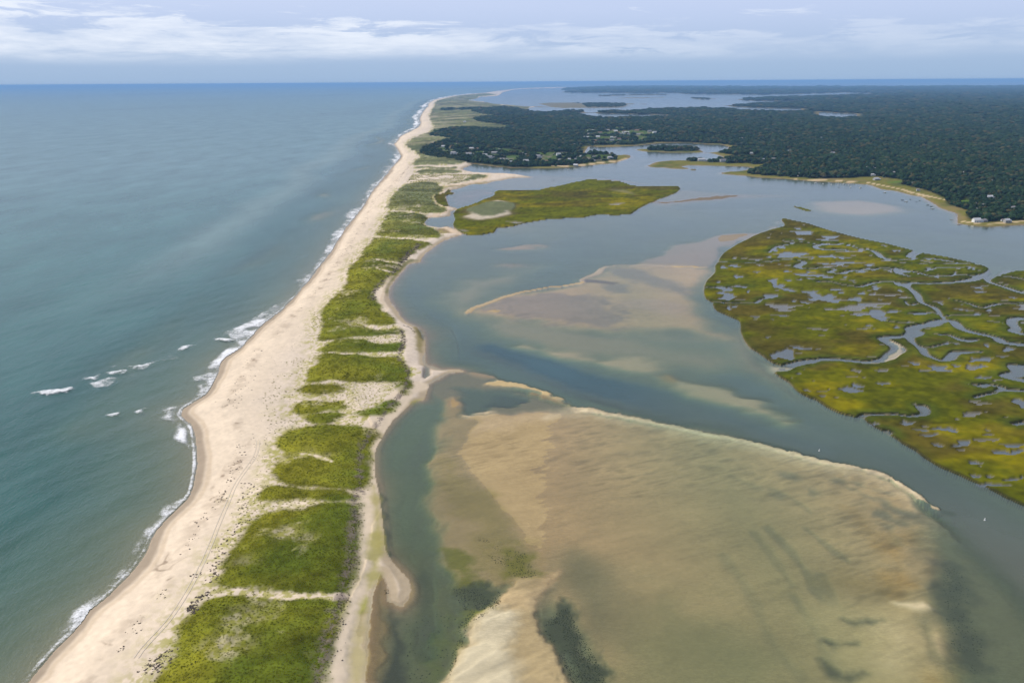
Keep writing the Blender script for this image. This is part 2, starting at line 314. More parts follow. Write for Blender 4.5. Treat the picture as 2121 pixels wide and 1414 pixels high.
# creeks through the big marsh: (points in crop C or D, radius m)
CREEKS = [
    ('C', [(520, 1020, 5), (600, 1012, 5), (660, 990, 4.5), (760, 968, 4), (860, 955, 3.4), (1000, 962, 3.2), (1150, 975, 3.2), (1240, 955, 3.5), (1290, 925, 5), (1330, 893, 6), (1310, 868, 5), (1260, 840, 5), (1235, 825, 4), (1300, 812, 3.5), (1400, 808, 5), (1440, 780, 7), (1410, 765, 5), (1470, 745, 5), (1540, 735, 6), (1590, 715, 5), (1680, 718, 4.5), (1720, 755, 4), (1800, 785, 3.6), (1900, 808, 3.4), (1960, 825, 3.6), (1990, 848, 4), (2121, 862, 5), (2500, 880, 5)]),
    ('C', [(2000, 380, 14), (1930, 415, 9), (1850, 430, 5), (1800, 455, 4), (1700, 470, 3.4), (1500, 477, 3), (1400, 475, 3.5), (1360, 488, 6), (1300, 466, 1.6), (1180, 475, 1.8), (1100, 498, 1.8), (1000, 490, 1.5), (880, 465, 1.5), (820, 465, 1.8)]),
    ('C', [(1370, 490, 4), (1410, 515, 2.5), (1450, 550, 3), (1470, 590, 3), (1510, 610, 2), (1560, 630, 2), (1600, 680, 1.5), (1640, 715, 1.5)]),
    ('C', [(1460, 270, 8), (1405, 308, 5), (1440, 325, 1.5), (1300, 325, 1.5), (1240, 320, 3), (1200, 290, 3.4), (1160, 270, 2), (1090, 258, 1.3), (1000, 238, 1.5), (830, 233, 1.5), (815, 250, 3), (850, 262, 3.5), (980, 266, 3.5), (1020, 275, 1.5)]),
    ('C', [(160, 335, 2.5), (230, 340, 1.5), (350, 346, 1.4), (500, 342, 1.4), (620, 325, 1.4), (720, 333, 1.6), (735, 348, 4), (695, 370, 4), (760, 387, 1.6), (870, 375, 1.6), (935, 393, 1.8), (890, 405, 3), (960, 415, 1.8), (1040, 400, 2.2), (1200, 386, 2), (1300, 385, 2.5), (1420, 402, 2), (1550, 432, 2), (1700, 426, 1.8), (1840, 430, 2)]),
    ('C', [(1330, 385, 4), (1330, 410, 3), (1400, 432, 1.2)]),
    ('C', [(90, 502, 2), (200, 500, 1.2), (390, 495, 1.2)]), ('C', [(130, 592, 2), (300, 600, 1.3), (440, 600, 1.3), (470, 580, 1.2), (560, 560, 1.4)]),
    ('C', [(1900, 430, 8), (1890, 455, 3.5), (1920, 475, 2.5), (2000, 500, 2.6), (2121, 540, 3), (2400, 600, 3)]),
    ('C', [(1400, 820, 3.5), (1430, 855, 2), (1480, 885, 3), (1500, 920, 2.6), (1560, 950, 2), (1620, 965, 2.2), (1660, 950, 3.5), (1690, 918, 3), (1760, 908, 2.8), (1850, 912, 2)]),
    ('C', [(1400, 845, 1), (1500, 880, .9), (1580, 868, .9), (1660, 855, 1)]),
    ('C', [(2300, 700, 4), (2121, 697, 4), (2050, 703, 4), (2045, 735, 4), (2070, 760, 3.5), (2050, 775, 4), (2121, 795, 4), (2300, 800, 4)]),
    ('C', [(2300, 990, 4), (2121, 998, 4), (2060, 1000, 5), (2085, 1040, 5), (2000, 1060, 4), (2121, 1085, 4.5), (2300, 1100, 4)]),
    ('C', [(1560, 797, 1), (1640, 803, 1.8), (1700, 820, 2.4), (1750, 835, 4), (1825, 833, 2)]),
    ('C', [(1245, 712, 1), (1300, 720, 1), (1400, 727, 1)]), ('C', [(1400, 668, 1), (1480, 665, 3), (1550, 660, 1.2), (1610, 682, 1.2), (1700, 680, 1.2), (1830, 675, 1.2)]),
    ('C', [(1370, 588, 1), (1400, 615, 1.1), (1450, 605, 1.1)]), ('C', [(1700, 590, 1.2), (1780, 605, 1.2), (1850, 632, 1.2), (1920, 620, 1.6), (2000, 604, 1.2), (2121, 600, 1.2)]),
    ('C', [(1500, 320, 1.2), (1560, 322, 3), (1640, 335, 2.4), (1700, 345, 1.2)]), ('C', [(1330, 345, 1), (1500, 355, 1), (1700, 352, 1), (1840, 356, 1.2)]),
    ('C', [(1500, 400, 1), (1570, 380, 1.4), (1620, 378, 2.6), (1740, 380, 1.2), (1860, 400, 1.2)]),
    ('C', [(1960, 432, 1.5), (2060, 440, 2.5), (2121, 455, 1.2)]), ('C', [(640, 205, 1.1), (730, 215, 1.1), (810, 228, 1.1)]), ('C', [(520, 285, 1), (560, 250, 1.2), (620, 235, 2), (670, 228, 1)]),
    ('C', [(830, 245, 1), (900, 170, 1)][:1] + [(860, 225, 1), (980, 228, 1.2), (1080, 245, 1)]),
    ('D', [(1090, 450, 2.4), (1125, 428, 1.2), (1250, 420, 1.1), (1400, 430, 1.2), (1490, 420, 2.2), (1495, 395, 3.5), (1480, 375, 3.5)]),
    ('D', [(1810, 238, 1.2), (1860, 248, 2.4), (1900, 236, 2), (1985, 255, 2), (1945, 275, 1), (2020, 268, 2), (2121, 270, 2)]),
    ('D', [(1820, 320, .9), (1880, 300, .8), (1940, 285, .9)]), ('D', [(2121, 470, 2), (2050, 480, 1.4)]), ('D', [(1250, 525, 2), (1270, 540, 2)]),
]
PONDS_C = [(650, 295, 92, 17), (890, 306, 60, 9), (760, 310, 60, 4), (745, 158, 62, 11), (690, 150, 40, 5), (900, 185, 55, 8), (700, 130, 25, 5), (720, 197, 45, 5), (855, 200, 38, 7), (930, 205, 25, 5), (300, 365, 36, 9), (238, 374, 22, 8), (590, 248, 32, 9), (555, 265, 16, 12), (325, 435, 28, 10), (205, 466, 16, 5), (245, 508, 52, 12), (262, 560, 48, 18), (240, 536, 42, 10), (350, 497, 45, 5), (395, 528, 10, 10), (340, 580, 30, 5), (530, 555, 42, 13), (545, 465, 26, 17), (580, 493, 36, 15), (640, 515, 42, 11), (775, 528, 48, 9), (860, 565, 62, 20), (920, 582, 42, 15), (800, 545, 40, 12), (750, 595, 36, 8), (790, 577, 30, 7), (940, 515, 42, 7), (975, 537, 25, 6), (1065, 577, 46, 12), (1190, 505, 30, 12), (1105, 540, 22, 11), (1340, 521, 18, 7), (1215, 581, 18, 5), (1110, 604, 16, 5), (590, 677, 46, 7), (265, 630, 17, 12), (300, 623, 24, 7), (675, 585, 12, 8), (440, 686, 30, 4), (610, 918, 72, 27), (645, 930, 40, 20), (715, 880, 60, 11), (550, 945, 20, 6), (815, 888, 16, 5), (510, 815, 15, 5), (1190, 655, 50, 14), (1205, 680, 45, 16), (1230, 698, 32, 14), (1305, 650, 30, 9), (1090, 678, 24, 7), (1318, 750, 20, 7), (1145, 740, 12, 4), (1400, 724, 24, 6), (720, 418, 70, 7), (810, 426, 80, 7), (880, 434, 32, 9), (630, 398, 28, 6), (640, 455, 22, 5), (705, 450, 28, 4), (780, 445, 24, 7), (780, 405, 30, 4), (1010, 346, 80, 6), (930, 352, 36, 7), (1150, 360, 38, 8), (860, 350, 40, 5), (980, 315, 55, 5), (1320, 270, 26, 6), (1240, 240, 20, 4), (1795, 375, 28, 5), (1365, 400, 45, 8), (1320, 395, 16, 14), (1520, 380, 20, 5), (1575, 432, 15, 8), (1690, 412, 11, 10), (1830, 503, 40, 6), (1865, 490, 30, 5), (1850, 528, 45, 5), (2050, 565, 22, 7), (1910, 648, 26, 9), (1580, 592, 26, 7), (1600, 605, 12, 7), (1740, 642, 60, 5), (1830, 665, 30, 4), (1900, 714, 28, 4), (1950, 720, 20, 4), (2020, 890, 36, 14), (1895, 868, 18, 9), (1870, 955, 50, 16), (1800, 962, 28, 8), (1580, 1005, 75, 13), (1650, 1030, 25, 7), (1700, 995, 26, 7), (1870, 997, 22, 7), (1425, 972, 30, 6), (1520, 1022, 32, 6), (1860, 1072, 42, 8), (1640, 855, 30, 7), (1700, 855, 22, 5), (1980, 935, 38, 5), (1450, 668, 40, 6), (1000, 440, 20, 6), (1040, 460, 18, 4), (1060, 470, 16, 4), (1140, 385, 18, 4), (450, 405, 18, 6), (470, 326, 14, 4), (520, 312, 18, 5), (530, 340, 14, 4), (1360, 345, 14, 4), (1520, 322, 30, 4), (1100, 405, 30, 6), (1000, 410, 26, 6), (1740, 612, 8, 3), (1650, 570, 10, 3), (1850, 1010, 10, 4), (895, 545, 16, 4), (1000, 370, 30, 3), (660, 218, 20, 3), (1250, 690, 24, 6), (1790, 945, 14, 4), (535, 705, 12, 4)]
PONDS_D = [(708, 165, 21, 6), (1040, 268, 52, 20), (1075, 242, 40, 11), (990, 265, 36, 6), (755, 268, 22, 5), (850, 278, 30, 5), (850, 307, 30, 4), (795, 208, 12, 4), (660, 192, 8, 4), (1225, 225, 30, 8), (1390, 475, 42, 12), (1370, 463, 18, 8), (1480, 518, 52, 8), (1620, 512, 66, 12), (1680, 526, 26, 8), (1530, 552, 72, 8), (1585, 615, 30, 11), (1750, 600, 50, 16), (1700, 618, 44, 8), (1985, 658, 80, 12), (2040, 612, 72, 12), (2070, 648, 50, 12), (1815, 725, 46, 10), (1815, 808, 28, 12), (1900, 810, 24, 8), (2040, 825, 52, 10), (1935, 858, 78, 11), (2100, 345, 56, 26), (1890, 520, 16, 7), (1895, 548, 28, 6), (1190, 478, 20, 8), (1870, 192, 45, 6), (1900, 190, 20, 5), (1430, 355, 12, 6), (895, 268, 10, 4), (1700, 450, 14, 5), (2000, 436, 10, 4), (2110, 815, 14, 9), (600, 130, 4, 2)]
# grass on the barrier (z = dune top)
GRASS = [
    px(('J2', [(-150, 1800), (150, 1430), (215, 1250), (300, 1100), (400, 930), (480, 840), (560, 815), (650, 800), (870, 812), (1000, 830), (1150, 805), (1380, 780), (1360, 880), (1310, 1000), (1250, 1150), (1220, 1280), (1200, 1414), (1150, 1900)]), z=2.2),
    px(('J2', [(520, 690), (600, 600), (640, 480), (720, 380), (800, 280), (880, 215), (1100, 180), (1300, 152), (1460, 140), (1490, 170), (1440, 350), (1450, 500), (1430, 600), (1400, 735), (1250, 762), (950, 775), (800, 762), (620, 720)]), z=2.2),
    px(('T', [(765, 1020), (790, 950), (900, 892), (1100, 880), (1310, 885), (1295, 950), (1240, 1050), (1240, 1150), (1240, 1240), (1150, 1252), (1000, 1258), (800, 1250), (700, 1190), (725, 1110), (850, 1060), (1050, 1100), (850, 1045)]), z=2.2),
    px(('T', [(610, 1345), (640, 1300), (700, 1290), (830, 1285), (1000, 1300), (1170, 1328), (1050, 1340), (900, 1342), (760, 1352)]), z=2.0),
    px(('T', [(915, 590), (955, 500), (1010, 430), (1100, 415), (1300, 428), (1480, 432), (1545, 490), (1555, 540), (1530, 660), (1500, 590), (1420, 570), (1200, 580), (1050, 575)]), z=2.2),
    px(('T', [(1020, 370), (1100, 330), (1200, 320), (1350, 345), (1510, 335), (1500, 368), (1380, 382), (1250, 395), (1080, 403), (1010, 392)]), z=2.2),
    px(('T', [(1010, 200), (1050, 100), (1130, 0), (1300, 0), (1340, 60), (1400, 130), (1440, 205), (1330, 215), (1200, 208), (1260, 240), (1350, 255), (1500, 245), (1490, 268), (1330, 288), (1150, 300), (1015, 325)]), z=2.2),
    px(('E', [(700, 1300), (675, 1200), (720, 1150), (830, 1050), (880, 920), (900, 830), (960, 770), (1060, 640), (1130, 625), (1500, 655), (1420, 700), (1300, 790), (1180, 910), (1080, 1000), (1030, 1060), (1040, 1120), (1100, 1180), (1180, 1290), (1000, 1310), (800, 1300)]), z=2.2),
    px(('E', [(1110, 590), (1190, 430), (1200, 418), (1480, 438), (1440, 500), (1530, 560), (1580, 605), (1500, 618), (1250, 615)]), z=2.2),
    px(('E', [(1195, 400), (1190, 350), (1240, 260), (1330, 200), (1450, 185), (1560, 190), (1590, 240), (1510, 290), (1540, 350), (1620, 390), (1590, 420), (1400, 415)]), z=2.2),
    px(('O', [(570, 1100), (640, 1078), (900, 1075), (1120, 1080), (1110, 1110), (900, 1130), (750, 1150), (620, 1130)]), z=1.6),
    px(('O', [(555, 1050), (600, 1035), (900, 1045), (1080, 1035), (1050, 1060), (700, 1062)]), z=1.6),
    px(('O', [(550, 1010), (555, 950), (620, 890), (500, 790), (430, 735), (470, 680), (560, 620), (740, 560), (790, 500), (800, 460), (760, 420), (735, 330), (770, 250), (810, 170), (850, 120), (1100, 60), (1300, 40), (1500, 30), (1650, 45), (1400, 70), (1390, 90), (1250, 120), (1500, 145), (1620, 160), (1760, 185), (2100, 200), (2000, 500), (1500, 900), (1200, 945), (1150, 985), (900, 1005), (700, 1010)]), z=1.6),
    px(('O', [(1000, 1255), (1150, 1235), (1300, 1205), (1470, 1165), (1440, 1150), (1350, 1145), (1200, 1225)]), z=1.6),
    px(('T', [(860, 655), (930, 628), (1100, 625), (1110, 650), (1060, 672), (900, 680)]), z=1.9), px(('T', [(840, 765), (900, 738), (1090, 745), (1080, 775), (930, 795), (850, 790)]), z=1.9), px(('T', [(910, 825), (980, 805), (1090, 815), (1080, 840), (980, 848)]), z=1.9), px(('T', [(1240, 800), (1330, 775), (1420, 760), (1360, 790), (1280, 812)]), z=1.9),
    px(('G', [(0, 1290), (60, 1265), (130, 1245), (90, 1275)]), z=1.5),
]
EDGE_CUTS = [  # sandy blowouts across the dunes: crop, centre, half sizes
    ('J2', 1060, 350, 120, 22), ('J2', 1160, 380, 50, 22), ('J2', 900, 860, 100, 45), ('J2', 780, 960, 130, 40), ('J2', 620, 1150, 160, 60), ('J2', 700, 560, 60, 14),
    ('E', 1340, 408, 170, 5), ('E', 1300, 380, 110, 4), ('E', 1320, 632, 220, 8), ('E', 1190, 812, 110, 10), ('E', 1140, 882, 70, 8), ('T', 1180, 413, 80, 6), ('T', 940, 1072, 150, 12), ('T', 1290, 232, 110, 8)]
TUFTY = [  # sparse tufts: polygon, density
    (px(('T', [(600, 1414), (520, 1380), (640, 1200), (600, 1050), (700, 950), (620, 850), (600, 700), (700, 550), (900, 300), (940, 150), (1010, 120), (1010, 420), (900, 600), (860, 700), (800, 900), (760, 1000), (700, 1180)]), z=1.6), .55),
    (px(('T', [(880, 600), (1200, 560), (1500, 580), (1540, 650), (1400, 820), (1310, 885), (900, 890), (790, 960), (780, 700)]), z=1.8), 1.0),
    (px(('T', [(600, 1380), (700, 1240), (1240, 1240), (1220, 1414), (900, 1400)]), z=1.8), .8),
    (px(('J2', [(-200, 1700), (100, 1400), (250, 1100), (380, 860), (430, 780), (540, 640), (600, 420), (700, 200), (820, 0), (1480, 0), (1480, 140), (900, 190), (700, 420), (620, 620), (600, 720), (1390, 740), (1370, 790), (700, 800), (480, 850), (300, 1100), (150, 1450), (0, 1800)]), z=1.8), 1.2),
    (px(('T', [(1150, 215), (1440, 205), (1510, 250), (1520, 340), (1490, 430), (1010, 410), (1010, 300)]), z=1.8), .9),
    (px(('O', [(520, 1080), (900, 1150), (1350, 1140), (1470, 1160), (1100, 1250), (850, 1280), (400, 1250), (480, 1150)]), z=1.5), 1.0)]
# woods: everything on NORTH except these open places
OPEN = [
    px(('Q', [(-300, 1500), (-300, 700), (-300, 200), (450, 200), (800, 300), (1050, 440), (1700, 485), (1650, 520), (1400, 512), (1150, 503), (950, 515), (700, 524), (250, 530), (200, 545), (300, 565), (720, 570), (700, 600), (850, 632), (1600, 650), (1600, 661), (850, 660), (700, 705), (760, 735), (900, 757), (1290, 798), (1290, 812), (1150, 830), (1000, 845), (800, 822), (500, 824), (220, 850), (60, 900), (80, 930), (250, 955), (390, 990), (150, 1035), (0, 1075), (-60, 1130), (-60, 1180), (30, 1215), (200, 1255), (600, 1300), (600, 1500)]), z=1.5),
    px(('M', [(1290, 540), (1500, 570), (1500, 660), (1400, 700), (1000, 740), (500, 790), (0, 800), (0, 748), (300, 742), (600, 728), (850, 690), (1100, 662), (1260, 640), (1240, 600)]), z=.5),
    px(('F', [(700, 420), (800, 350), (1000, 325), (1170, 340), (1400, 350), (1700, 362), (2030, 378), (2030, 400), (1860, 440), (1840, 480), (1850, 497), (2121, 515), (2121, 560), (1500, 480), (1100, 440)]), z=.5),
    px(('F', [(600, 195), (740, 205), (760, 228), (1300, 230), (1390, 232), (1500, 242), (1700, 272), (1690, 295), (1400, 262), (600, 250)]), z=.5),
    px(('B', [(380, 632), (400, 640), (640, 657), (850, 668), (1050, 663), (1200, 658), (1380, 680), (1330, 700), (1400, 715), (1500, 740), (1620, 790), (1640, 830), (1780, 872), (1760, 900), (1785, 925), (1900, 940), (2121, 930), (2400, 910), (3300, 880), (3300, 990), (1700, 1000), (1150, 740), (640, 700), (380, 670)]), z=.5),
    px(('B', [(1700, 800), (1760, 790), (1790, 800), (1790, 830), (1740, 835)]), z=2),
    px(('F', [(0, 190), (110, 172), (600, 160), (700, 150), (850, 132), (1550, 148), (1900, 188), (1880, 200), (1500, 170), (0, 200)]), z=.5),
    px(('Q', [(780, 543), (820, 540), (900, 545), (880, 556), (800, 557)]), z=2)]
TIDE_C = px(('V', [(230, 300), (330, 315), (700, 322), (830, 330), (900, 342), (1100, 350), (1200, 355)]), ('V', [(1480, 415), (1640, 445), (1750, 480), (1850, 500), (1990, 535), (2121, 562)]), ('P', [(0, 315), (200, 355), (400, 395), (540, 418)]), z=.6)
TIDE_D = px(('P', [(880, 845), (1000, 870), (1200, 895), (1400, 900), (1700, 890), (2000, 860), (2300, 840)]), z=.6)
SAND_H = px(('M', [(300, 745), (500, 735), (850, 715), (1000, 690), (1300, 660), (1440, 615)]), z=.5)
# ------------------------------------------------------------------ terrain: height Z, colour C (albedo), on the grid
import time as _t
_t0 = _t.time()
n_v = fX.size
D_ = GD.ravel()
n20 = fbm(fX, fY, 20, 4, 1); n60 = fbm(fX, fY, 70, 4, 2); n4 = fbm(fX, fY, 4, 3, 3); n1 = fbm(fX, fY, 1.1, 2, 4); n300 = fbm(fX, fY, 320, 4, 5)
sd_bar = sdf(smooth_poly(BAR, True, 2), 260)
# distance to the ocean shoreline, negative out at sea
SL = smooth_poly(SHORE_L, False, 2)
d_sea = line_sd(SL, 420)
sea_side = np.zeros(n_v, bool)
sea_poly = np.concatenate([SHORE, np.array([[3000.0, 90000.0], [-90000.0, 90000.0], [-90000.0, -500.0], [-1000, -400.0]])])
sea_side = inside(WX, WY, sea_poly)
far_sea = sea_side
sd_north = sdf(NORTH, 400)
for c in CUTS: sd_north = np.minimum(sd_north, -np.maximum(sdf(c, 400), -399))
# --- estuary and sea bed
Z = -1.55 + .5 * n60 + .3 * n300
SAND_W = np.array([.235, .185, .125])      # wet sand
SAND_D = np.array([.62, .53, .405])       # dry sand
MUD = np.array([.10, .085, .055])
C = np.tile(SAND_W, (n_v, 1)).astype(float)
C *= (1 + .10 * n20 + .05 * n4)[:, None]
SW = np.zeros(n_v)                          # sand-wave relief weight
def paint(P, z=None, col=None, f=8.0, na=0.0, wl=15.0, k=1.0, sm=True, only=None, ax=1.0, ang=0.0, seed=50, f2=None, sw=None):
    global Z, C, SW
    if sm: P = smooth_poly(P, True, 2)
    s = sdf(P, f + na * 1.5 + 1)
    if na: s = np.where(s > -BIG / 2, s + na * fbm(fX, fY, wl, 4, seed, .55, ax, ang), s)
    w = smooth(-f, f if f2 is None else f2, s) * k
    if only is not None: w = w * only
    if z is not None: Z = lerp(Z, z, w)
    if col is not None: C = lerp(C, np.array(col)[None, :], w[:, None])
    if sw is not None: SW = lerp(SW, sw, w)
    return w
TEAL = -1.7; DEEP = -5.2
ALGAE = (.17, .16, .035); OCHRE = (.30, .215, .09)
# deep water along the outer channel and inner channel
paint(px(('G', [(180, 250), (140, 350), (300, 480), (430, 560), (480, 700), (500, 880), (640, 920), (1000, 960), (1300, 1060), (1768, 1190), (1768, 850), (1200, 640), (900, 560), (800, 420), (600, 380), (500, 200), (300, 150)])), -2.3, f=14, na=6)
paint(px(('J', [(-300, 60), (0, 160), (200, 200), (300, 240), (700, 352), (1100, 445), (1500, 565), (1900, 700), (2200, 800), (2190, 830), (1800, 735), (1500, 655), (1100, 580), (700, 470), (400, 395), (200, 300), (0, 185), (-200, 120)])), DEEP, f=10, na=4, wl=30, f2=3)
paint(px(('D', [(100, 50), (400, 200), (700, 330), (1000, 500), (1300, 640), (1700, 850), (2121, 1060), (2700, 1400), (2500, 1500), (2000, 1200), (1500, 900), (1100, 700), (700, 560), (500, 400), (150, 170)])), -3.0, f=14, na=8, wl=40)
paint(px(('full', [(1900, 1010), (2121, 1110), (2400, 1260), (2400, 1500), (2121, 1240), (2000, 1130)])), -3.4, f=9, na=4)
# pale shelf south of the middle bar, streaks along the channel
paint(px(('H', [(190, 530), (400, 540), (900, 600), (1480, 630), (1800, 665), (1900, 640), (2000, 800), (1900, 860), (1500, 850), (900, 790), (600, 730), (380, 680), (250, 600)])), -.42, (.29, .24, .17), f=16, na=9, wl=30)
paint(px(('J', [(-60, 60), (0, 70), (300, 110), (500, 150), (700, 140), (850, 170), (950, 200), (1055, 232), (1000, 260), (1100, 290), (1250, 340), (1400, 370), (1600, 440), (1750, 530), (1860, 605), (1700, 560), (1400, 460), (1200, 400), (1050, 340), (850, 290), (700, 262), (400, 170), (200, 140)])), -.16, (.38, .31, .21), f=6, na=7, wl=11, ax=3, ang=.2)
paint(px(('J', [(960, 262), (1030, 262), (1075, 300), (1040, 318), (980, 300)])), -.1, OCHRE, f=3, na=2)
paint(px(('J', [(900, 30), (1500, 0), (1560, 100), (1700, 190), (1900, 330), (1600, 250), (1300, 120)])), -1.2, f=14, na=5)
paint(px(('D', [(330, -150), (400, 20), (560, 160), (700, 300), (640, 300), (450, 180), (300, 60)])), -.45, f=9, na=4)
# middle bar and its neighbours
paint(px(('H', [(60, 430), (70, 380), (200, 300), (400, 270), (520, 235), (750, 215), (850, 120), (900, 95), (800, 160), (700, 240), (560, 290), (400, 350), (350, 430), (200, 490), (120, 485)])), -.45, (.30, .25, .18), f=18, na=10, wl=30)
paint(px(('H', [(360, 108), (480, 92), (600, 75), (700, 78), (745, 90), (700, 108), (520, 115)])), -.12, (.30, .22, .14), f=4, na=3)
paint(px(('H', [(380, 215), (440, 190), (560, 200), (700, 205), (760, 218), (640, 225), (480, 222)])), -.3, f=6, na=4)
paint(px(('A', [(1500, 960), (1600, 970), (1640, 980), (1560, 985)])), -.15, (.28, .2, .12), f=4)
paint(px(('H', [(850, 0), (1400, -60), (1300, 90), (1050, 180), (780, 260), (650, 240)])), -2.0, f=18, na=10)
paint(px(('H', [(1230, 230), (1370, 165), (1450, 120), (1600, 60), (1800, 15), (2060, 0), (2150, -70), (2150, 40), (1900, 60), (1800, 150), (1770, 225), (1500, 230)])), -.10, (.25, .21, .165), f=5, na=6, wl=25)
paint(px(('H', [(1790, 30), (1850, 15), (2000, 5), (1900, 45), (1800, 60)])), .06, f=4, na=3)
paint(px(('H', [(1360, 185), (1450, 150), (1620, 130), (1760, 130), (1700, 190), (1500, 210)])), -.02, f=6, na=9, wl=12)
MIDBAR = px(('H', [(205, 512), (235, 482), (350, 440), (500, 390), (700, 352), (925, 325), (935, 296), (1020, 262), (1085, 213), (1300, 208), (1760, 222), (1765, 270), (1700, 320), (1690, 385), (1640, 400), (1700, 470), (1760, 600), (1830, 662), (1650, 645), (1480, 622), (1300, 632), (900, 602), (700, 570), (550, 560), (400, 535)]))
w_mb = paint(MIDBAR, .02, (.37, .285, .165), f=11, na=6, wl=22, sw=.5)
paint(px(('H', [(1100, 225), (1250, 230), (1400, 280), (1560, 330), (1640, 400), (1560, 400), (1400, 350), (1150, 270)])), -.12, (.24, .2, .15), f=5, na=5, wl=12)
paint(px(('H', [(1060, 320), (1180, 330), (1230, 380), (1150, 380), (1060, 345)])), -.1, (.24, .2, .15), f=4, na=4, wl=12)
paint(px(('H', [(320, 450), (650, 390), (1000, 400), (1150, 470), (1150, 590), (900, 590), (500, 540)])), -.03, (.225, .19, .15), f=6, na=9, wl=9, k=.9, sw=.6)
paint(px(('H', [(1180, 430), (1400, 420), (1600, 490), (1500, 520), (1250, 480)])), .12, (.34, .27, .19), f=8, na=4)
paint(px(('H', [(940, 296), (1150, 315), (1120, 325), (960, 318), (935, 330)])), -.05, (.13, .10, .075), f=2)
EDGE1 = px(('H', [(210, 508), (240, 482), (350, 440), (500, 390), (700, 352), (910, 325), (935, 318), (935, 296), (1020, 262), (1085, 215), (1300, 209), (1700, 224)]))
ed = line_sd(smooth_poly(EDGE1, False), 8)
w = smooth(2.8, .9, ed) * (.45 + .55 * smooth(-.6, .6, n20)); Z = np.maximum(Z, np.where(w > .2, .2 * w - .03, -99)); C = lerp(C, np.array([.45, .36, .25]), w[:, None] * .8)
# creek mouth flat at the big marsh, shallow margin under its bank
paint(px(('C', [(470, 960), (560, 985), (640, 985), (800, 955), (1000, 965), (1200, 965), (1300, 900), (1330, 870), (1280, 840), (1300, 830), (1370, 900), (1340, 940), (1200, 985), (900, 975), (700, 1010), (600, 1030), (540, 1020)])), -.06, (.40, .35, .27), f=3, na=4, wl=14, ax=3)
# big flat in the foreground
FLAT = px(('full', [(905, 880), (950, 862), (985, 853), (1060, 847), (1130, 841), (1200, 846), (1300, 862), (1420, 886), (1540, 909), (1640, 934), (1700, 952), (1760, 963), (1820, 976), (1895, 1016), (1930, 1055), (1950, 1100), (1955, 1160), (1960, 1250), (1975, 1340), (1995, 1414), (2040, 1800), (1350, 1800), (1240, 1414), (1180, 1290), (1130, 1220), (1080, 1130), (1035, 1060), (1000, 1000), (960, 950), (930, 920)]))
paint(px(('full', [(900, 870), (960, 880), (1040, 960), (1110, 1060), (1170, 1150), (1200, 1240), (1110, 1240), (1010, 1060), (950, 980), (910, 930)])), -.04, (.30, .245, .14), f=4)
w_fl = paint(FLAT, .05, (.345, .268, .150), f=4.5, na=2.5, wl=14, sw=1.0)
w = paint(px(('full', [(1290, 1600), (1230, 1380), (1260, 1290), (1350, 1240), (1480, 1260), (1570, 1340), (1620, 1450), (1700, 1800)])), -.20, (.27, .228, .125), f=16, na=8, wl=18, sw=.3)
paint(px(('full', [(1150, 1180), (1200, 1140), (1300, 1200), (1260, 1320), (1220, 1330), (1170, 1240)])), -.2, (.22, .185, .11), f=8, na=3, sw=.6)
# long oblique troughs on the right part of the flat
for i, (pts, kk) in enumerate([([(1590, 1090), (1620, 1120), (1660, 1170), (1700, 1235), (1722, 1250)], .9), ([(1700, 1190), (1730, 1245), (1800, 1310), (1860, 1395)], .8), ([(1640, 1230), (1690, 1300), (1720, 1350), (1780, 1400)], .8),
        ([(1600, 1010), (1640, 1030), (1680, 1060)], .6), ([(1665, 1090), (1720, 1135), (1755, 1160)], .8), ([(1520, 985), (1570, 1010)], .5), ([(1560, 1100), (1600, 1150), (1640, 1210)], .6), ([(1500, 1150), (1560, 1240), (1600, 1330), (1660, 1400)], .5), ([(1730, 1400), (1700, 1330), (1740, 1400), (1800, 1402)], .8), ([(1712, 1332), (1760, 1328), (1790, 1345)], .8)]):
    dd = line_sd(smooth_poly(px(('full', pts)), False), 6)
    dd = dd + .7 * fbm(fX, fY, 6, 3, 160); w = smooth(1.9 if kk > .55 else 2.6, .1, dd) * kk * .8
    Z = lerp(Z, -.28, w); C = lerp(C, np.array([.19, .165, .11]), w[:, None] * .65)
HOLES = [('D', 640, 800, 60, 18), ('D', 925, 825, 45, 12), ('D', 1085, 855, 28, 8), ('D', 780, 895, 30, 14), ('D', 1040, 885, 40, 8), ('D', 1130, 925, 40, 7), ('D', 1230, 900, 55, 12), ('D', 1230, 950, 70, 14), ('D', 1340, 1020, 80, 18), ('D', 1220, 1035, 45, 14),
         ('D', 590, 915, 50, 20), ('Lc', 1340, 250, 95, 26), ('Lc', 1170, 270, 50, 14), ('Lc', 1080, 295, 30, 12), ('Lc', 1190, 200, 70, 18), ('Lc', 1020, 215, 50, 20), ('Lc', 920, 145, 40, 12), ('Lc', 540, 55, 28, 12), ('Lc', 1140, 400, 32, 28), ('Lc', 1500, 335, 70, 18), ('Lc', 1550, 390, 60, 16), ('Lc', 1640, 540, 70, 18), ('Lc', 1740, 680, 70, 24), ('Lc', 1830, 780, 60, 20), ('Lc', 1880, 870, 80, 24), ('Lc', 1950, 960, 80, 24), ('Lc', 1530, 220, 45, 10), ('Lc', 1820, 1250, 60, 30), ('Lc', 1950, 1120, 60, 30)]
def ellipse(crop, cx, cy, rx, ry, rot=0.0, n=14, z=0.0):
    pts = []
    for i in range(n):
        a = 2 * math.pi * i / n; ex, ey = rx * math.cos(a), ry * math.sin(a)
        pts.append((cx + ex * math.cos(rot) - ey * math.sin(rot), cy + ex * math.sin(rot) + ey * math.cos(rot)))
    return px((crop, pts), z=z)
for cr, x, y, a, b in HOLES:
    paint(ellipse(cr, x, y, a, b, .35), -.34, (.19, .165, .115), f=2.4, na=1.8, wl=5, sm=False, k=.7)
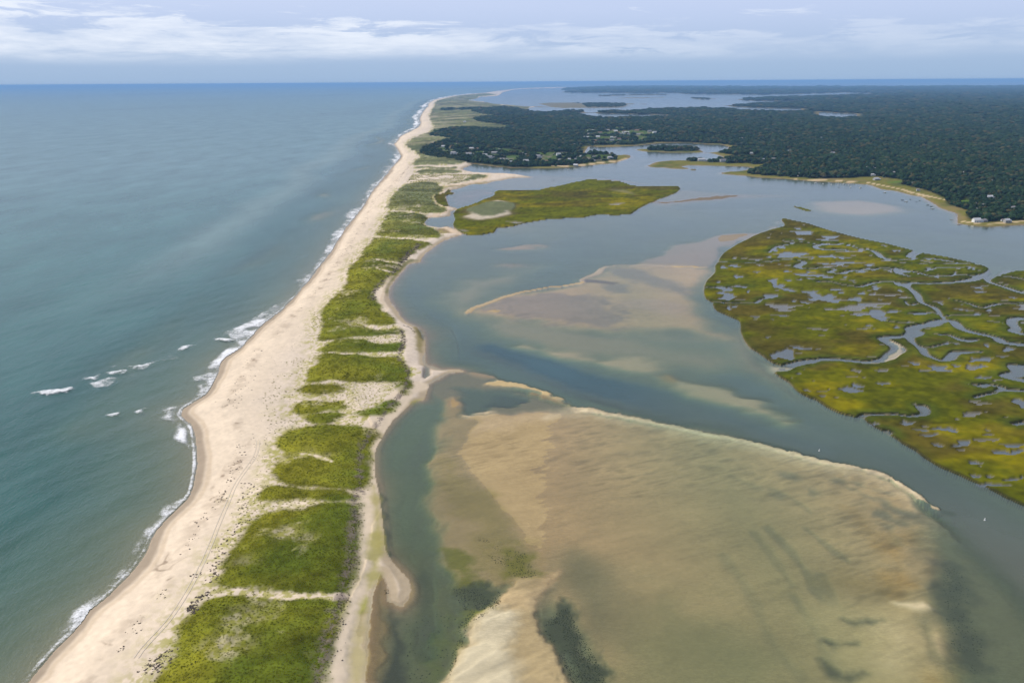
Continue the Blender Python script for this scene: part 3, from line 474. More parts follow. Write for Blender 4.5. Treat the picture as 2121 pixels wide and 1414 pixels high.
paint(px(('Lc', [(1400, 380), (1480, 330), (1700, 480), (1900, 700), (2100, 950), (2500, 1300), (2500, 1700), (1900, 1700), (1800, 1400), (1560, 1300), (1480, 1150), (1480, 900), (1470, 650)])), -.65, (.20, .175, .115), f=8, na=4)
# ochre patches and the bright right hand bar
for P, c_, k_ in [(px(('Lc', [(1040, 430), (1110, 425), (1160, 480), (1200, 600), (1190, 680), (1140, 650), (1100, 520)])), (.33, .22, .08), .8),
               (px(('Lc', [(1060, 600), (1120, 700), (1200, 740), (1205, 810), (1120, 800), (1040, 700)])), (.33, .22, .08), .8),
               (px(('Lc', [(750, 150), (900, 200), (1000, 330), (1250, 330), (1320, 400), (1200, 430), (1000, 400), (850, 260)])), (.27, .195, .085), .7),
               (px(('Lc', [(800, 620), (1050, 700), (1100, 800), (800, 780), (600, 700)])), (.27, .20, .09), .7),
               (px(('Lc', [(1500, 1180), (1555, 1300), (1540, 1350), (1480, 1414), (1350, 1500), (1280, 1350), (1290, 1300), (1400, 1200)])), (.33, .235, .10), .9)]:
    paint(P, None, c_, f=3.5, na=3, wl=9, k=k_)
paint(px(('Lc', [(650, 850), (800, 860), (1000, 845), (1130, 850), (1250, 850), (1330, 828), (1390, 885), (1440, 980), (1465, 1080), (1475, 1180), (1500, 1220), (1400, 1290), (1300, 1250), (1250, 1414), (1250, 1700), (850, 1700), (720, 1350), (620, 1130), (560, 1000)])), .10, (.42, .335, .19), f=5, na=3, wl=10, sw=.4)
paint(px(('Lc', [(1000, 1000), (1180, 1000), (1300, 1050), (1360, 1150), (1250, 1250), (1100, 1290), (1020, 1150)])), .22, (.50, .41, .26), f=6, na=4)
paint(px(('Lc', [(1140, 845), (1250, 850), (1330, 828), (1385, 880), (1300, 885), (1220, 868)])), .3, (.60, .52, .37), f=1.5, na=.8, wl=5)
paint(px(('Lc', [(1415, 1060), (1450, 1060), (1470, 1150), (1470, 1200), (1430, 1160)])), .3, (.48, .39, .24), f=1.6, na=.8, wl=5)
paint(px(('Lc', [(1310, 1000), (1370, 960), (1410, 1080), (1420, 1180), (1390, 1240), (1340, 1080)])), -.25, (.20, .17, .11), f=3, na=2)
for P in [px(('Lc', [(640, 1105), (720, 1125), (880, 1110), (860, 1125), (700, 1145)])), px(('Lc', [(620, 1240), (680, 1300), (780, 1360), (930, 1330), (960, 1345), (780, 1380), (690, 1340)])), px(('Lc', [(780, 960), (900, 965), (1050, 955), (900, 985), (800, 975)]))]:
    paint(P, -.5, (.11, .10, .07), f=1.6, na=1.2, wl=5, sm=False, k=.85)
# bright rim of the flat
s_flat0 = sdf(FLAT, 3)
RIM = px(('I', [(950, 250), (1150, 212), (1300, 205), (1500, 203), (1700, 190), (1900, 195), (2121, 218)]), ('J', [(-10, 518), (150, 510), (330, 517), (700, 572), (1100, 655), (1500, 735), (1900, 835), (2121, 903)]), ('D', [(1200, 780), (1420, 900), (1560, 1000)]))
ed = line_sd(smooth_poly(RIM, False), 14)
tr = fbm(fX, fY, 2.2, 3, 77, .6, 2.5, 1.1); ed = ed + 3.6 * smooth(95, 175, fX) + .5
w = smooth(3.4, .8, ed + 1.0 * tr); Z = np.maximum(Z, np.where(w > .15, .26 * w - .04, -99)); C = lerp(C, np.array([.56, .485, .345]) * (1 + .18 * tr)[:, None], np.clip(smooth(.1, .6, w) * (.70 + .3 * n20) + .45 * smooth(11, 3, ed + 2.5 * tr) * (s_flat0 > 0), 0, 1)[:, None])
paint(px(('I', [(780, 560), (740, 480), (800, 400), (900, 340), (1000, 280), (1300, 230), (1500, 215), (1700, 205), (1650, 290), (1300, 360), (1100, 420), (950, 480), (880, 560)])), .16, (.38, .30, .19), f=5, na=4, wl=9, sw=.8)
paint(px(('I', [(1640, 285), (1720, 240), (1800, 210), (1900, 210), (1780, 245), (1690, 290)])), .3, (.52, .44, .31), f=3, na=1)
# golden spit and grey pool behind it
paint(px(('G', [(470, 1090), (700, 985), (950, 985), (1100, 1030), (1000, 1060), (1200, 1130), (1500, 1200), (1768, 1290), (1768, 1330), (1500, 1310), (1200, 1330), (850, 1360), (700, 1414), (560, 1414), (590, 1300), (480, 1200)])), -.35, (.21, .175, .12), f=4, na=4, wl=14, sw=.3)
paint(px(('G', [(760, 1110), (1000, 1140), (1250, 1140), (1200, 1230), (1000, 1290), (850, 1350), (780, 1300), (800, 1200)])), -1.1, (.14, .13, .10), f=3, na=5, wl=9, ax=2)
paint(px(('G', [(1050, 1200), (1150, 1180), (1300, 1200), (1350, 1230), (1200, 1270), (1100, 1260), (1000, 1260)])), -1.3, (.09, .085, .07), f=2.5, na=4, wl=6, ax=2)
paint(px(('G', [(750, 953), (900, 975), (1040, 1000), (1100, 1025), (980, 1015), (820, 985)])), -.05, (.30, .23, .14), f=2, na=2)
paint(px(('G', [(960, 1085), (1050, 1060), (1110, 1035), (1200, 1042), (1350, 1085), (1500, 1128), (1650, 1185), (1768, 1250)]), ('J', [(150, 420), (230, 460), (300, 490), (260, 492), (180, 455), (100, 430), (0, 395)]), ('G', [(1500, 1170), (1400, 1140), (1250, 1112), (1100, 1100)])), .16, (.47, .37, .21), f=1.6, na=1.2, wl=5, sw=.5)
paint(px(('G', [(1400, 1150), (1550, 1190), (1720, 1265), (1600, 1240), (1430, 1180)])), -.02, (.27, .20, .09), f=1.6, na=1.5, wl=6)
# western lobe, with its algae
WL = px(('I', [(740, 240), (725, 170), (770, 120), (830, 85), (880, 95), (925, 170), (900, 250), (960, 280), (1100, 300), (1000, 420), (940, 560), (930, 640), (1050, 850), (1200, 1020), (1350, 1200), (1480, 1414)]), ('K', [(1460, 200), (1480, 330), (1400, 350), (1200, 430), (1000, 420), (860, 400), (820, 300), (740, 200), (720, 110), (640, 90)]), ('I', [(680, 1380), (660, 1250), (620, 1090), (580, 1010), (610, 880), (635, 740), (625, 620), (700, 510), (745, 400), (760, 320)]))
paint(WL, -.05, (.28, .23, .125), f=2.2, na=1.6, wl=7, sw=.9)
paint(px(('I', [(840, 90), (880, 110), (890, 160), (830, 170), (800, 140)])), .05, (.33, .24, .13), f=3, na=2)
paint(px(('I', [(780, 600), (870, 620), (930, 700), (1050, 860), (1200, 1050), (1350, 1240), (1440, 1414)]), ('K', [(1380, 140), (1450, 260), (1460, 310), (1380, 345), (1210, 335), (1120, 210), (1010, 10)]), ('I', [(1050, 1390), (980, 1180), (880, 1050), (760, 1000), (680, 950), (650, 800), (720, 700)])), None, (.235, .20, .085), f=5, na=5, wl=8)
paint(px(('K', [(740, 118), (850, 122), (985, 185), (1010, 260), (1060, 380), (1000, 410), (900, 405), (840, 330), (790, 240)])), -.1, (.155, .155, .03), f=2.2, na=3, wl=5)
paint(px(('K', [(1210, 110), (1360, 150), (1450, 270), (1455, 320), (1380, 340), (1230, 330), (1200, 260)])), -.1, (.17, .16, .025), f=3, na=4, wl=4)
paint(px(('K', [(830, 410), (1080, 400), (1200, 430), (1290, 400), (1200, 560), (1050, 600), (930, 560), (880, 500)])), -.6, (.085, .085, .045), f=3, na=4, wl=4)
paint(px(('K', [(845, 800), (880, 680), (940, 590), (1060, 570), (1180, 550), (1170, 600), (1050, 650), (960, 700), (920, 830), (860, 980), (800, 1110), (780, 1500), (700, 1500), (770, 1110)])), -.3, (.21, .20, .02), f=2.2, na=2.5, wl=4)
# slack water between beach and lobe: bottom of the frame
paint(px(('K', [(330, 30), (400, 20), (700, 90), (740, 250), (860, 420), (900, 560), (860, 700), (820, 900), (760, 1110), (740, 1500), (470, 1500), (490, 1110), (480, 800), (520, 600), (530, 420), (450, 280), (370, 180)])), -.70, (.17, .15, .085), f=5, na=5, wl=14, ax=4, ang=1.4)
paint(px(('K', [(590, 300), (670, 300), (690, 600), (690, 800), (650, 900), (610, 800), (600, 500)])), -2.6, (.10, .10, .07), f=3, na=2)
paint(px(('K', [(365, 500), (385, 540), (440, 680), (490, 800), (497, 950), (500, 1110), (520, 1500), (250, 1500), (290, 1110), (340, 980), (380, 900), (385, 760), (360, 600)])), -1.0, (.075, .07, .055), f=1.5, na=1.5, wl=5)
paint(px(('K', [(240, 430), (300, 350), (360, 420), (365, 600), (380, 760), (375, 900), (330, 1000), (280, 1110), (180, 1110), (200, 850)])), -.22, (.22, .165, .09), f=2, na=1.5, wl=5)
paint(px(('K', [(700, 850), (760, 700), (800, 560), (840, 650), (800, 850), (740, 1110), (690, 1110)])), -.6, (.15, .15, .055), f=3, na=3, wl=5)
paint(px(('I', [(170, 860), (150, 700), (160, 560), (260, 420), (400, 240), (560, 160), (700, 150), (720, 330), (660, 540), (590, 640), (600, 880), (560, 1000), (600, 1150), (640, 1414), (240, 1414)])), -1.05, (.20, .185, .12), f=7, na=6, wl=12, ax=3, ang=1.2)
paint(px(('I', [(175, 880), (200, 900), (240, 1100), (290, 1414), (250, 1414), (190, 1050)]), ('K', [(330, 60), (400, 170), (360, 190), (330, 120)])), -1.0, (.075, .085, .055), f=1.5, na=1.5, wl=5)
# hooked sand spit beside the beach
paint(px(('K', [(220, 165), (260, 150), (320, 175), (370, 230), (430, 300), (500, 360), (525, 430), (480, 530), (410, 530), (380, 470), (400, 380), (385, 310), (340, 240), (300, 215), (240, 225)])), .15, (.33, .27, .15), f=1.6, na=1, wl=5, sw=.6)
# foreground white bar
FB = px(('K', [(770, 1200), (800, 1080), (850, 960), (890, 880), (950, 780), (1000, 690), (1060, 630), (1180, 578), (1185, 450), (1260, 400), (1400, 332), (1560, 325), (1612, 290), (1570, 420), (1480, 590), (1560, 780), (1640, 930), (1710, 1110), (1800, 1600), (740, 1600)]))
paint(FB, .25, (.33, .265, .155), f=1.8, na=1.4, wl=6, sw=.9)
paint(px(('K', [(770, 1300), (810, 1080), (860, 960), (960, 780), (1080, 630), (1200, 580), (1320, 600), (1300, 700), (1240, 850), (1300, 1000), (1330, 1110), (1380, 1600), (760, 1600)])), .75, (.50, .450, .335), f=3.0, na=2.0, wl=6, sw=.35)
paint(px(('K', [(1185, 470), (1260, 440), (1450, 440), (1540, 340), (1612, 292), (1540, 460), (1400, 560), (1200, 560)])), None, (.45, .35, .21), f=2, na=1.5, wl=4, k=.7)
paint(px(('K', [(1430, 480), (1560, 400), (1600, 450), (1560, 560), (1560, 640), (1480, 680), (1450, 600)])), -.3, (.22, .18, .115), f=3, na=2)
paint(px(('K', [(1490, 680), (1560, 600), (1680, 540), (1760, 700), (1850, 850), (1930, 980), (1960, 1110), (2050, 1600), (1800, 1600), (1715, 1110), (1640, 920), (1555, 780)])), -.55, (.080, .080, .050), f=2.5, na=3, wl=4)
paint(px(('Lc', [(1470, 580), (1530, 570), (1620, 620), (1680, 800), (1700, 1000), (1760, 1080), (1790, 1300), (1700, 1330), (1620, 1280), (1540, 1150), (1510, 980), (1490, 800)])), None, (.10, .095, .07), f=5, na=4, wl=5)
# upper estuary flats
paint(px(('F', [(850, 690), (1000, 650), (1700, 690), (2150, 700), (2300, 730), (1700, 760), (1400, 790), (1150, 810), (800, 830), (850, 760)])), -.55, f=12, na=6, wl=40)
paint(px(('F', [(760, 780), (940, 780), (1200, 745), (1350, 732), (1430, 735), (1485, 705), (1550, 715), (1720, 713), (1700, 730), (1560, 755), (1400, 772), (1200, 790), (900, 812)])), .06, (.17, .135, .09), f=5, na=7, wl=22, ax=2, sm=False)
paint(px(('F', [(1750, 722), (1850, 718), (2070, 716), (1900, 726), (1780, 732)])), .05, (.17, .135, .09), f=4, na=3, sm=False)
paint(px(('full', [(1665, 422), (1720, 414), (1790, 414), (1860, 428), (1885, 440), (1800, 445), (1720, 440)])), -.30, (.36, .27, .2), f=14, na=8, wl=40)
paint(px(('X', [(640, 480), (900, 440), (1150, 440), (1150, 520), (900, 640), (700, 680), (560, 640), (540, 560)])), -.35, (.15, .13, .1), f=10, na=6)
paint(px(('X', [(700, 545), (850, 538), (950, 540), (800, 552)])), .03, (.2, .15, .1), f=3, sm=False)
paint(px(('X', [(600, 552), (690, 552), (650, 562)])), .15, (.06, .08, .02), f=2, sm=False)
paint(px(('X', [(1080, 490), (1200, 488), (1200, 500), (1080, 500)])), .03, (.2, .15, .1), f=3, sm=False)
paint(px(('F', [(0, 518), (200, 525), (400, 535), (600, 565), (760, 595), (560, 575), (300, 545), (0, 528)])), -.05, (.2, .15, .1), f=4, sm=False)
paint(px(('A', [(1000, 640), (1200, 655), (1300, 660), (1200, 690), (1100, 720), (900, 735), (750, 735), (700, 700)])), -.6, f=15, na=8)
paint(px(('R', [(-200, 150), (400, 260), (900, 330), (1700, 340), (1200, 420), (200, 440), (-200, 420)])), -.8, f=80, na=100, wl=900)
# pool on the barrier spit
print('paint', _t.time() - _t0)

# --- ocean bed
slope = np.where(sea_side, np.clip(d_sea, 0, 420), 0)
bar_off = 30 + 14 * fbm(fX, fY, 160, 2, 31)
seaz = -.25 - slope * .040 - .00004 * slope ** 2
seaz = np.maximum(seaz, -9) + 1.3 * np.exp(-((slope - bar_off * 1.6) / 16) ** 2) * smooth(10, 40, slope) * (.6 + .8 * n60)
Z = np.where(sea_side, seaz, Z)
C = np.where(sea_side[:, None], np.array([.30, .25, .17])[None], C)

# --- barrier
spread = np.clip(D_ / 900, .6, 3)
onbar = sd_bar > -BIG / 2
sb = np.where(onbar, sd_bar, -260)
sea_face = smooth(0, 1, d_sea / np.maximum(sb + d_sea, 1e-3))
zb_sea = 1.7 * smooth(-1.5, 16, sb) + .25 * smooth(16, 60, sb)
zb_bay = 1.4 * smooth(-1.0, 9, sb)
near_sea = d_sea < 60
zb = np.where(near_sea, zb_sea, zb_bay)
zb += .10 * n20 * smooth(3, 15, sb)
wbar = smooth(-3.0, 0.0, sb)
fore = np.maximum(-.13 * np.abs(sb) * (1 + .5 * n20), -3)
Z = np.where((sb < 0) & (sb > -16) & ~sea_side & (D_ < 700), np.maximum(Z, fore * 1.0 - .05), Z)
Z = np.where(sb > 0, np.maximum(zb, .02 + sb * .05), np.where((sb > -3.0) & ~sea_side, np.maximum(Z, lerp(Z, 0.0, wbar ** .5)), Z))
Z = np.where(sea_side & (sb < 0) & (sb > -4), np.minimum(Z, .06 * sb), Z)
# colours on the barrier
wl1 = fbm(fX, fY, 26, 3, 41)
wetw = smooth(3.4 + 1.3 * wl1, 1.7 + .9 * wl1, sb) * near_sea * (sb > -3)
drycol = SAND_D[None, :] * (1 + .05 * n20 + .035 * n4 + .03 * n1)[:, None]
rip = fbm(fX, fY, 3.0, 3, 44, .6, 3.0, 1.2)
drycol *= (1 + .03 * rip)[:, None]
greyer = smooth(18, 34, sb) * near_sea + (1 - near_sea)
drycol = lerp(drycol, np.array([.53, .46, .375])[None] * (1 + .06 * n4 + .05 * n1)[:, None], (greyer * .75)[:, None])
landmask = sb > -.5
C = np.where(landmask[:, None], drycol, C)
C = lerp(C, np.array([.34, .28, .205]) * (1 + .05 * n4)[:, None], (wetw * landmask)[:, None])
swash = smooth(1.2, 0.2, np.abs(sb - 3.7 - 1.3 * wl1)) * near_sea * landmask
C = lerp(C, np.array([.36, .27, .16]), (swash * .35)[:, None])
# bay side wet fringe
bayw = smooth(6 * np.clip(spread, .6, 1.2), 1.5, sb) * (~near_sea) * landmask
C = lerp(C, np.array([.30, .245, .155]), (bayw * .8)[:, None])
# near bay beach: cream road strip, green weed fringe, brown patches
road_sand = px(('I', [(560, 0), (420, 80), (260, 270), (150, 420), (80, 560), (70, 700), (60, 900), (60, 1100), (60, 1300)]), ('K', [(200, 0), (190, 200), (150, 400), (90, 650), (50, 850), (20, 1110), (0, 1600)]))
dr = line_sd(smooth_poly(road_sand, False), 12)
C = lerp(C, np.array([.56, .475, .35]), (smooth(5.5, 3.0, dr) * landmask)[:, None] * .9)
paint(px(('K', [(235, 30), (315, 40), (330, 150), (300, 210), (300, 330), (240, 440), (200, 600), (160, 620), (200, 420), (230, 240)])), .22, (.26, .245, .075), f=1.5, na=1.4, wl=5, k=.85)
paint(px(('I', [(120, 880), (160, 900), (190, 1100), (215, 1414), (150, 1414), (140, 1100)])), None, (.30, .27, .09), f=1.5, na=1.2, wl=5, k=.8)
paint(px(('K', [(130, 640), (215, 560), (200, 850), (185, 1110), (160, 1600), (50, 1600), (80, 1110), (100, 850)])), .15, (.34, .30, .15), f=1.5, na=1.2, wl=5, k=.9)
paint(px(('K', [(190, 500), (230, 480), (215, 560), (190, 600), (150, 600)])), None, (.24, .25, .03), f=1.2, na=1, wl=4, k=.9)
paint(px(('G', [(370, 560), (405, 590), (437, 660), (435, 760), (400, 800), (360, 760), (355, 650), (330, 580)])), None, (.20, .17, .065), f=1.5, na=1.5, wl=5, k=.9)
paint(px(('G', [(380, 560), (410, 592), (437, 665), (430, 690), (400, 650), (372, 600)])), None, (.085, .08, .03), f=1.0, na=.8, wl=4, k=.9)
paint(px(('G', [(310, 1290), (340, 1240), (430, 1215), (380, 1260)])), None, (.25, .24, .06), f=1.5, na=1.2, wl=4, k=.8)
paint(px(('G', [(445, 910), (490, 930), (505, 1000), (450, 1035), (430, 1030)])), -.08, (.22, .19, .14), f=1.0, sm=False)
paint(px(('E', [(1430, 812), (1350, 828), (1290, 885), (1232, 945), (1183, 1015), (1172, 1090), (1160, 1060), (1180, 980), (1240, 900), (1300, 830), (1360, 810)])), None, (.12, .12, .035), f=1.6, na=1, wl=5, k=.9)
paint(px(('X', [(430, 1020), (530, 1010), (640, 1060), (600, 1090), (450, 1100), (390, 1060)])), .2, (.22, .17, .09), f=2.5, na=3, wl=8)
paint(px(('X', [(450, 480), (560, 430), (800, 400), (1110, 345), (1000, 345), (700, 385), (480, 400)])), None, (.27, .225, .12), f=5, na=3, wl=14)
paint(px(('X', [(380, 1130), (0, 1150), (0, 1170), (420, 1150)])), None, (.52, .45, .35), f=1.5, sm=False, k=.5)
EDGE2 = px(('X', [(740, 1095), (640, 1050), (560, 1010), (450, 990), (330, 975), (230, 950), (190, 920), (220, 880), (290, 850), (400, 815), (480, 790), (520, 740), (510, 710), (390, 660), (330, 600), (330, 540), (400, 500), (450, 480), (430, 430), (500, 400), (700, 380), (900, 350), (1080, 300), (1120, 230), (1300, 225), (1500, 240)]), z=.5)
ed = line_sd(smooth_poly(EDGE2, False), 12); C = lerp(C, np.array([.55, .44, .31]), (smooth(5, 2.4, ed) * landmask)[:, None] * .85)

# --- dune grass
gr = np.full(n_v, -BIG)
for P in GRASS: gr = np.maximum(gr, sdf(smooth_poly(P, True, 2), 30))
cut = np.zeros(n_v)
for cr, x, y, a, b in EDGE_CUTS: cut = np.maximum(cut, smooth(-3.0, 3.0, np.where((s_ := sdf(ellipse(cr, x, y, a, b, 0, z=2.0), 8)) > -BIG / 2, s_ + 3 * fbm(fX, fY, 7, 3, 61), -BIG)))
grn = np.where(gr > -BIG / 2, gr + 2.2 * fbm(fX, fY, 9, 4, 62) * np.clip(spread, 1, 2), -BIG)
wg = smooth(-3.9, -.4, grn) * (1 - .25 * cut) * landmask
for crop_, pts_, w_ in (('J2', [(420, 800), (520, 775), (640, 765), (800, 778), (1000, 792), (1150, 790), (1400, 762)], 1.5), ('T', [(860, 1055), (950, 1068), (1060, 1102)], .9), ('E', [(1150, 618), (1300, 632), (1500, 640)], 2.2), ('E', [(1195, 408), (1340, 412), (1500, 428)], 2.0), ('E', [(1090, 805), (1280, 818)], 2.2), ('E', [(1090, 872), (1190, 888)], 2.0), ('T', [(1050, 410), (1200, 412)], 1.2)):
    wg = wg * (1 - smooth(w_ * 1.3, w_ * .3, line_sd(smooth_poly(px((crop_, pts_), z=2.2), False), 6) + .5 * fbm(fX, fY, 4, 3, 173)))
spk = fbm(fX, fY, 1.5, 3, 171, .7)
fringe = smooth(-14, -1, np.where(gr > -BIG / 2, gr + 4 * fbm(fX, fY, 11, 3, 172), -BIG)) * landmask * (dr > 5.0) * (sb > 9)
grass_edge = smooth(2, 9, grn)
dune = smooth(-3, 9, grn) * (1 - cut) * landmask
near_d = smooth(2500, 900, D_)
ridge = fbm(fX, fY, 30, 4, 63, .5, 3.0, .15)
Z = Z + dune * (1.0 + .9 * ridge + .25 * n4) * near_d + .25 * n20 * landmask * (1 - near_sea) * near_d
patch = fbm(fX, fY, 34, 4, 64); fine = fbm(fX, fY, 2.4, 3, 65, .65); mid_ = fbm(fX, fY, 9, 4, 66, .6, 2.0, .3)
gcol = lerp(np.array([.155, .160, .015])[None], np.array([.080, .108, .012])[None], smooth(-.5, .6, patch + .35 * mid_)[:, None])
westness = smooth(16, 3, grn + 5 * n20) * smooth(0.0, 1.0, (sb - d_sea) / 60 + .9 - .9 * (d_sea > 75)) * (d_sea < 75)
gcol = lerp(gcol, np.array([.215, .20, .018])[None], (westness * .45)[:, None])
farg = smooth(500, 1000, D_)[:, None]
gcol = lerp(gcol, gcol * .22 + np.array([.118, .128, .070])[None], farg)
gcol *= (1 + .34 * fine + .34 * mid_)[:, None]
bare = smooth(.45, .9, fbm(fX, fY, 16, 4, 67) + .25 * fine)
wg2 = wg * (1 - .40 * bare * near_d)
ridge_dark = smooth(.0, .5, -fbm(fX, fY, 22, 4, 68, .55, 4.0, .1))
gcol = lerp(gcol, gcol * .62, (ridge_dark * (.35 + .65 * smooth(250, 600, D_)))[:, None])
C = lerp(C, np.array([.30, .29, .06])[None], (fringe * smooth(-.25, .35, spk) * .85)[:, None])
C = lerp(C, gcol, wg2[:, None])
# far plain: mottled with sand hollows
farplain = (D_ > 1500) & landmask
C = lerp(C, np.array([.060, .080, .040])[None], (farplain * wg * smooth(.15, .6, fbm(fX, fY, 90, 5, 70, .65, 2.5, .1)) * .75)[:, None])
C = lerp(C, np.array([.33, .29, .20])[None], (farplain * wg * smooth(-.1, .8, fbm(fX, fY, 55, 5, 69, .65, 3, .1)) * .85)[:, None])
# wrack line on the ocean beach and edge of the bay beach
WR = [px(('J2', [(560, 40), (500, 140), (370, 250), (340, 400), (300, 520), (220, 520), (90, 680), (150, 720), (50, 830)])), px(('T', [(990, 0), (880, 110), (760, 240), (680, 320)])), px(('T', [(590, 390), (540, 480), (480, 600), (440, 680), (400, 780), (440, 900), (470, 1000), (440, 1150), (380, 1220), (320, 1330), (310, 1390)])),
      px(('E', [(1395, 0), (1290, 120), (1180, 230), (1060, 320), (1000, 460), (900, 620), (780, 800), (640, 1000), (480, 1180), (350, 1340)]), z=1.5), px(('Y', [(1500, 50), (1400, 180), (1370, 290), (1250, 420), (1200, 560), (1110, 620)]), z=1.5), px(('Y', [(1040, 780), (1000, 850), (910, 900), (860, 1000), (780, 1080), (730, 1150), (780, 1190), (620, 1270), (590, 1340), (550, 1380), (580, 1420)]), z=1.5)]
wr = np.zeros(n_v)
for P in WR:
    d_ = line_sd(smooth_poly(P, False), 14)
    wr = np.maximum(wr, smooth(4.5, 0, d_) * smooth(-.2, .5, fbm(fX, fY, 5, 4, 71, .65)) * .8)
vein = smooth(.10, .0, np.abs(fbm(fX, fY, 9, 3, 72, .55))) * (wr > .08)
C = lerp(C, np.array([.24, .185, .13]), (np.clip(wr * .42 + vein * wr * 1.1, 0, .85) * landmask)[:, None])
BE = px(('I', [(450, 10), (300, 150), (180, 310), (70, 440), (30, 540), (15, 650), (25, 800), (0, 950)]), z=1.2)
BE2 = px(('J2', [(1500, 60), (1490, 200), (1460, 350), (1470, 480), (1440, 620), (1400, 760), (1370, 850), (1330, 980), (1270, 1150), (1230, 1414), (1180, 1800)]), z=1.2)
BE3 = px(('E', [(1430, 690), (1340, 760), (1250, 860), (1170, 940), (1090, 1020), (1040, 1080), (1060, 1140)]), z=1.0)
BE4 = px(('T', [(1510, 260), (1535, 340), (1490, 440), (1540, 500), (1560, 560), (1530, 660)]), z=1.0)
for P, ww in ((BE, 1.6), (BE2, 2.6), (BE3, 2.5), (BE4, 1.6)):
    d_ = line_sd(smooth_poly(P, False), 9) + 1.0 * fbm(fX, fY, 3, 3, 73)
    wv = smooth(ww, .2, d_) * smooth(-.5, .35, fbm(fX, fY, 1.6, 3, 74, .7))
    C = lerp(C, np.array([.16, .13, .115]), (wv * landmask * .8)[:, None])
# wheel ruts
RUTS = [px(('J2', [(-60, 1240), (0, 1160), (180, 960), (320, 740), (430, 520), (520, 300), (600, 110), (650, 0)]), ('T', [(560, 1080), (580, 980)]), z=1.6), px(('T', [(1650, 0), (1650, 1)]), z=1.6)][:1]
print('barrier', _t.time() - _t0)

# --- mainland
sn = np.where(sd_north > -BIG / 2, sd_north, -400)
openw = np.zeros(n_v)
for P in OPEN: openw = np.maximum(openw, smooth(-3, 3, sdf(P, 12)))
land = sn > 0
hill = smooth(20, 350, sn) * (4 + 6 * smooth(-.4, .8, fbm(fX, fY, 500, 4, 81))) * (1 - openw)
Zn = .9 * smooth(0, 8 * 1, sn) + hill
plain = sdf(OPEN[0], 4) > 0
nn = land & ~((sb > 2) & plain)
Z = np.where(nn, np.maximum(Zn, .12), np.where((sn > -10) & (sb < 0) & ~sea_side, np.maximum(Z, lerp(Z, -.02, smooth(-10, 0, sn))), Z))
base_open = lerp(np.array([.155, .150, .035])[None], np.array([.085, .105, .030])[None], smooth(-.3, .5, n60 + .5 * n20)[:, None])
base_open = lerp(base_open, np.array([.23, .17, .09])[None], (smooth(.25, .8, fbm(fX, fY, 40, 3, 83)) * .6)[:, None])
golden = sdf(px(('Q', [(700, 720), (900, 775), (1290, 800), (1150, 828), (1000, 845), (850, 822), (700, 790)]), z=2), 60)
base_open = lerp(base_open, np.array([.33, .27, .10])[None], smooth(-20, 20, golden)[:, None] * .8)
VILL = [px(('N', [(250, 350), (700, 420), (1100, 500), (1800, 560), (2121, 560)]), ('M', [(300, 700), (700, 680), (1150, 640), (1200, 560), (700, 540), (300, 500)]), ('N', [(2000, 380), (1500, 360), (900, 270), (500, 240)]), z=2), px(('M', [(760, 200), (1000, 180), (1600, 180), (1950, 240), (1650, 380), (1300, 415), (820, 410)]), z=2)]
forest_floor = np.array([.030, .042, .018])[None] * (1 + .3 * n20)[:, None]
vl = np.maximum(smooth(-5, 20, sdf(VILL[0], 30)), smooth(-5, 20, sdf(VILL[1], 30)))
forest_floor = lerp(forest_floor, lerp(np.array([.070, .115, .030])[None], np.array([.17, .16, .12])[None], smooth(.1, .5, fbm(fX, fY, 16, 3, 151))[:, None]), (vl * .9)[:, None])
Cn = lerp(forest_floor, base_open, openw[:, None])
shorew = smooth(np.clip(D_ / 150, 3, 40), 0, sn) * (1 - .0)
Cn = lerp(Cn, np.array([.20, .165, .085])[None], (shorew * .9)[:, None])
C = np.where(nn[:, None], Cn, C)
for P, ww in ((TIDE_C, 3.2), (TIDE_D, 3.0), (SAND_H, 5)):
    d_ = line_sd(P, 12); C = lerp(C, np.array([.50, .40, .27]), (smooth(ww, ww * .4, d_) * nn)[:, None])
for P in (px(('B', [(1700, 800), (1760, 790), (1790, 800), (1790, 830), (1740, 835)]), z=2), px(('V', [(1400, 335), (1640, 322), (1650, 335), (1500, 350)]), z=2)):
    C = lerp(C, np.array([.09, .16, .03]), smooth(-3, 3, sdf(P, 6))[:, None])
for P in ISLES + [ISLEY]:
    s_ = sdf(P, 60); ok = (s_ > -BIG / 2)
    fz = np.clip(D_ / 600, 1, 40)
    w = np.where(ok, smooth(-1.0 * fz, .6 * fz, s_), 0)
    Z = lerp(Z, 1.0, w); C = lerp(C, np.array([.15, .135, .075]) if P is not ISLEY else np.array([.11, .1, .03]), smooth(.3, .8, w)[:, None])

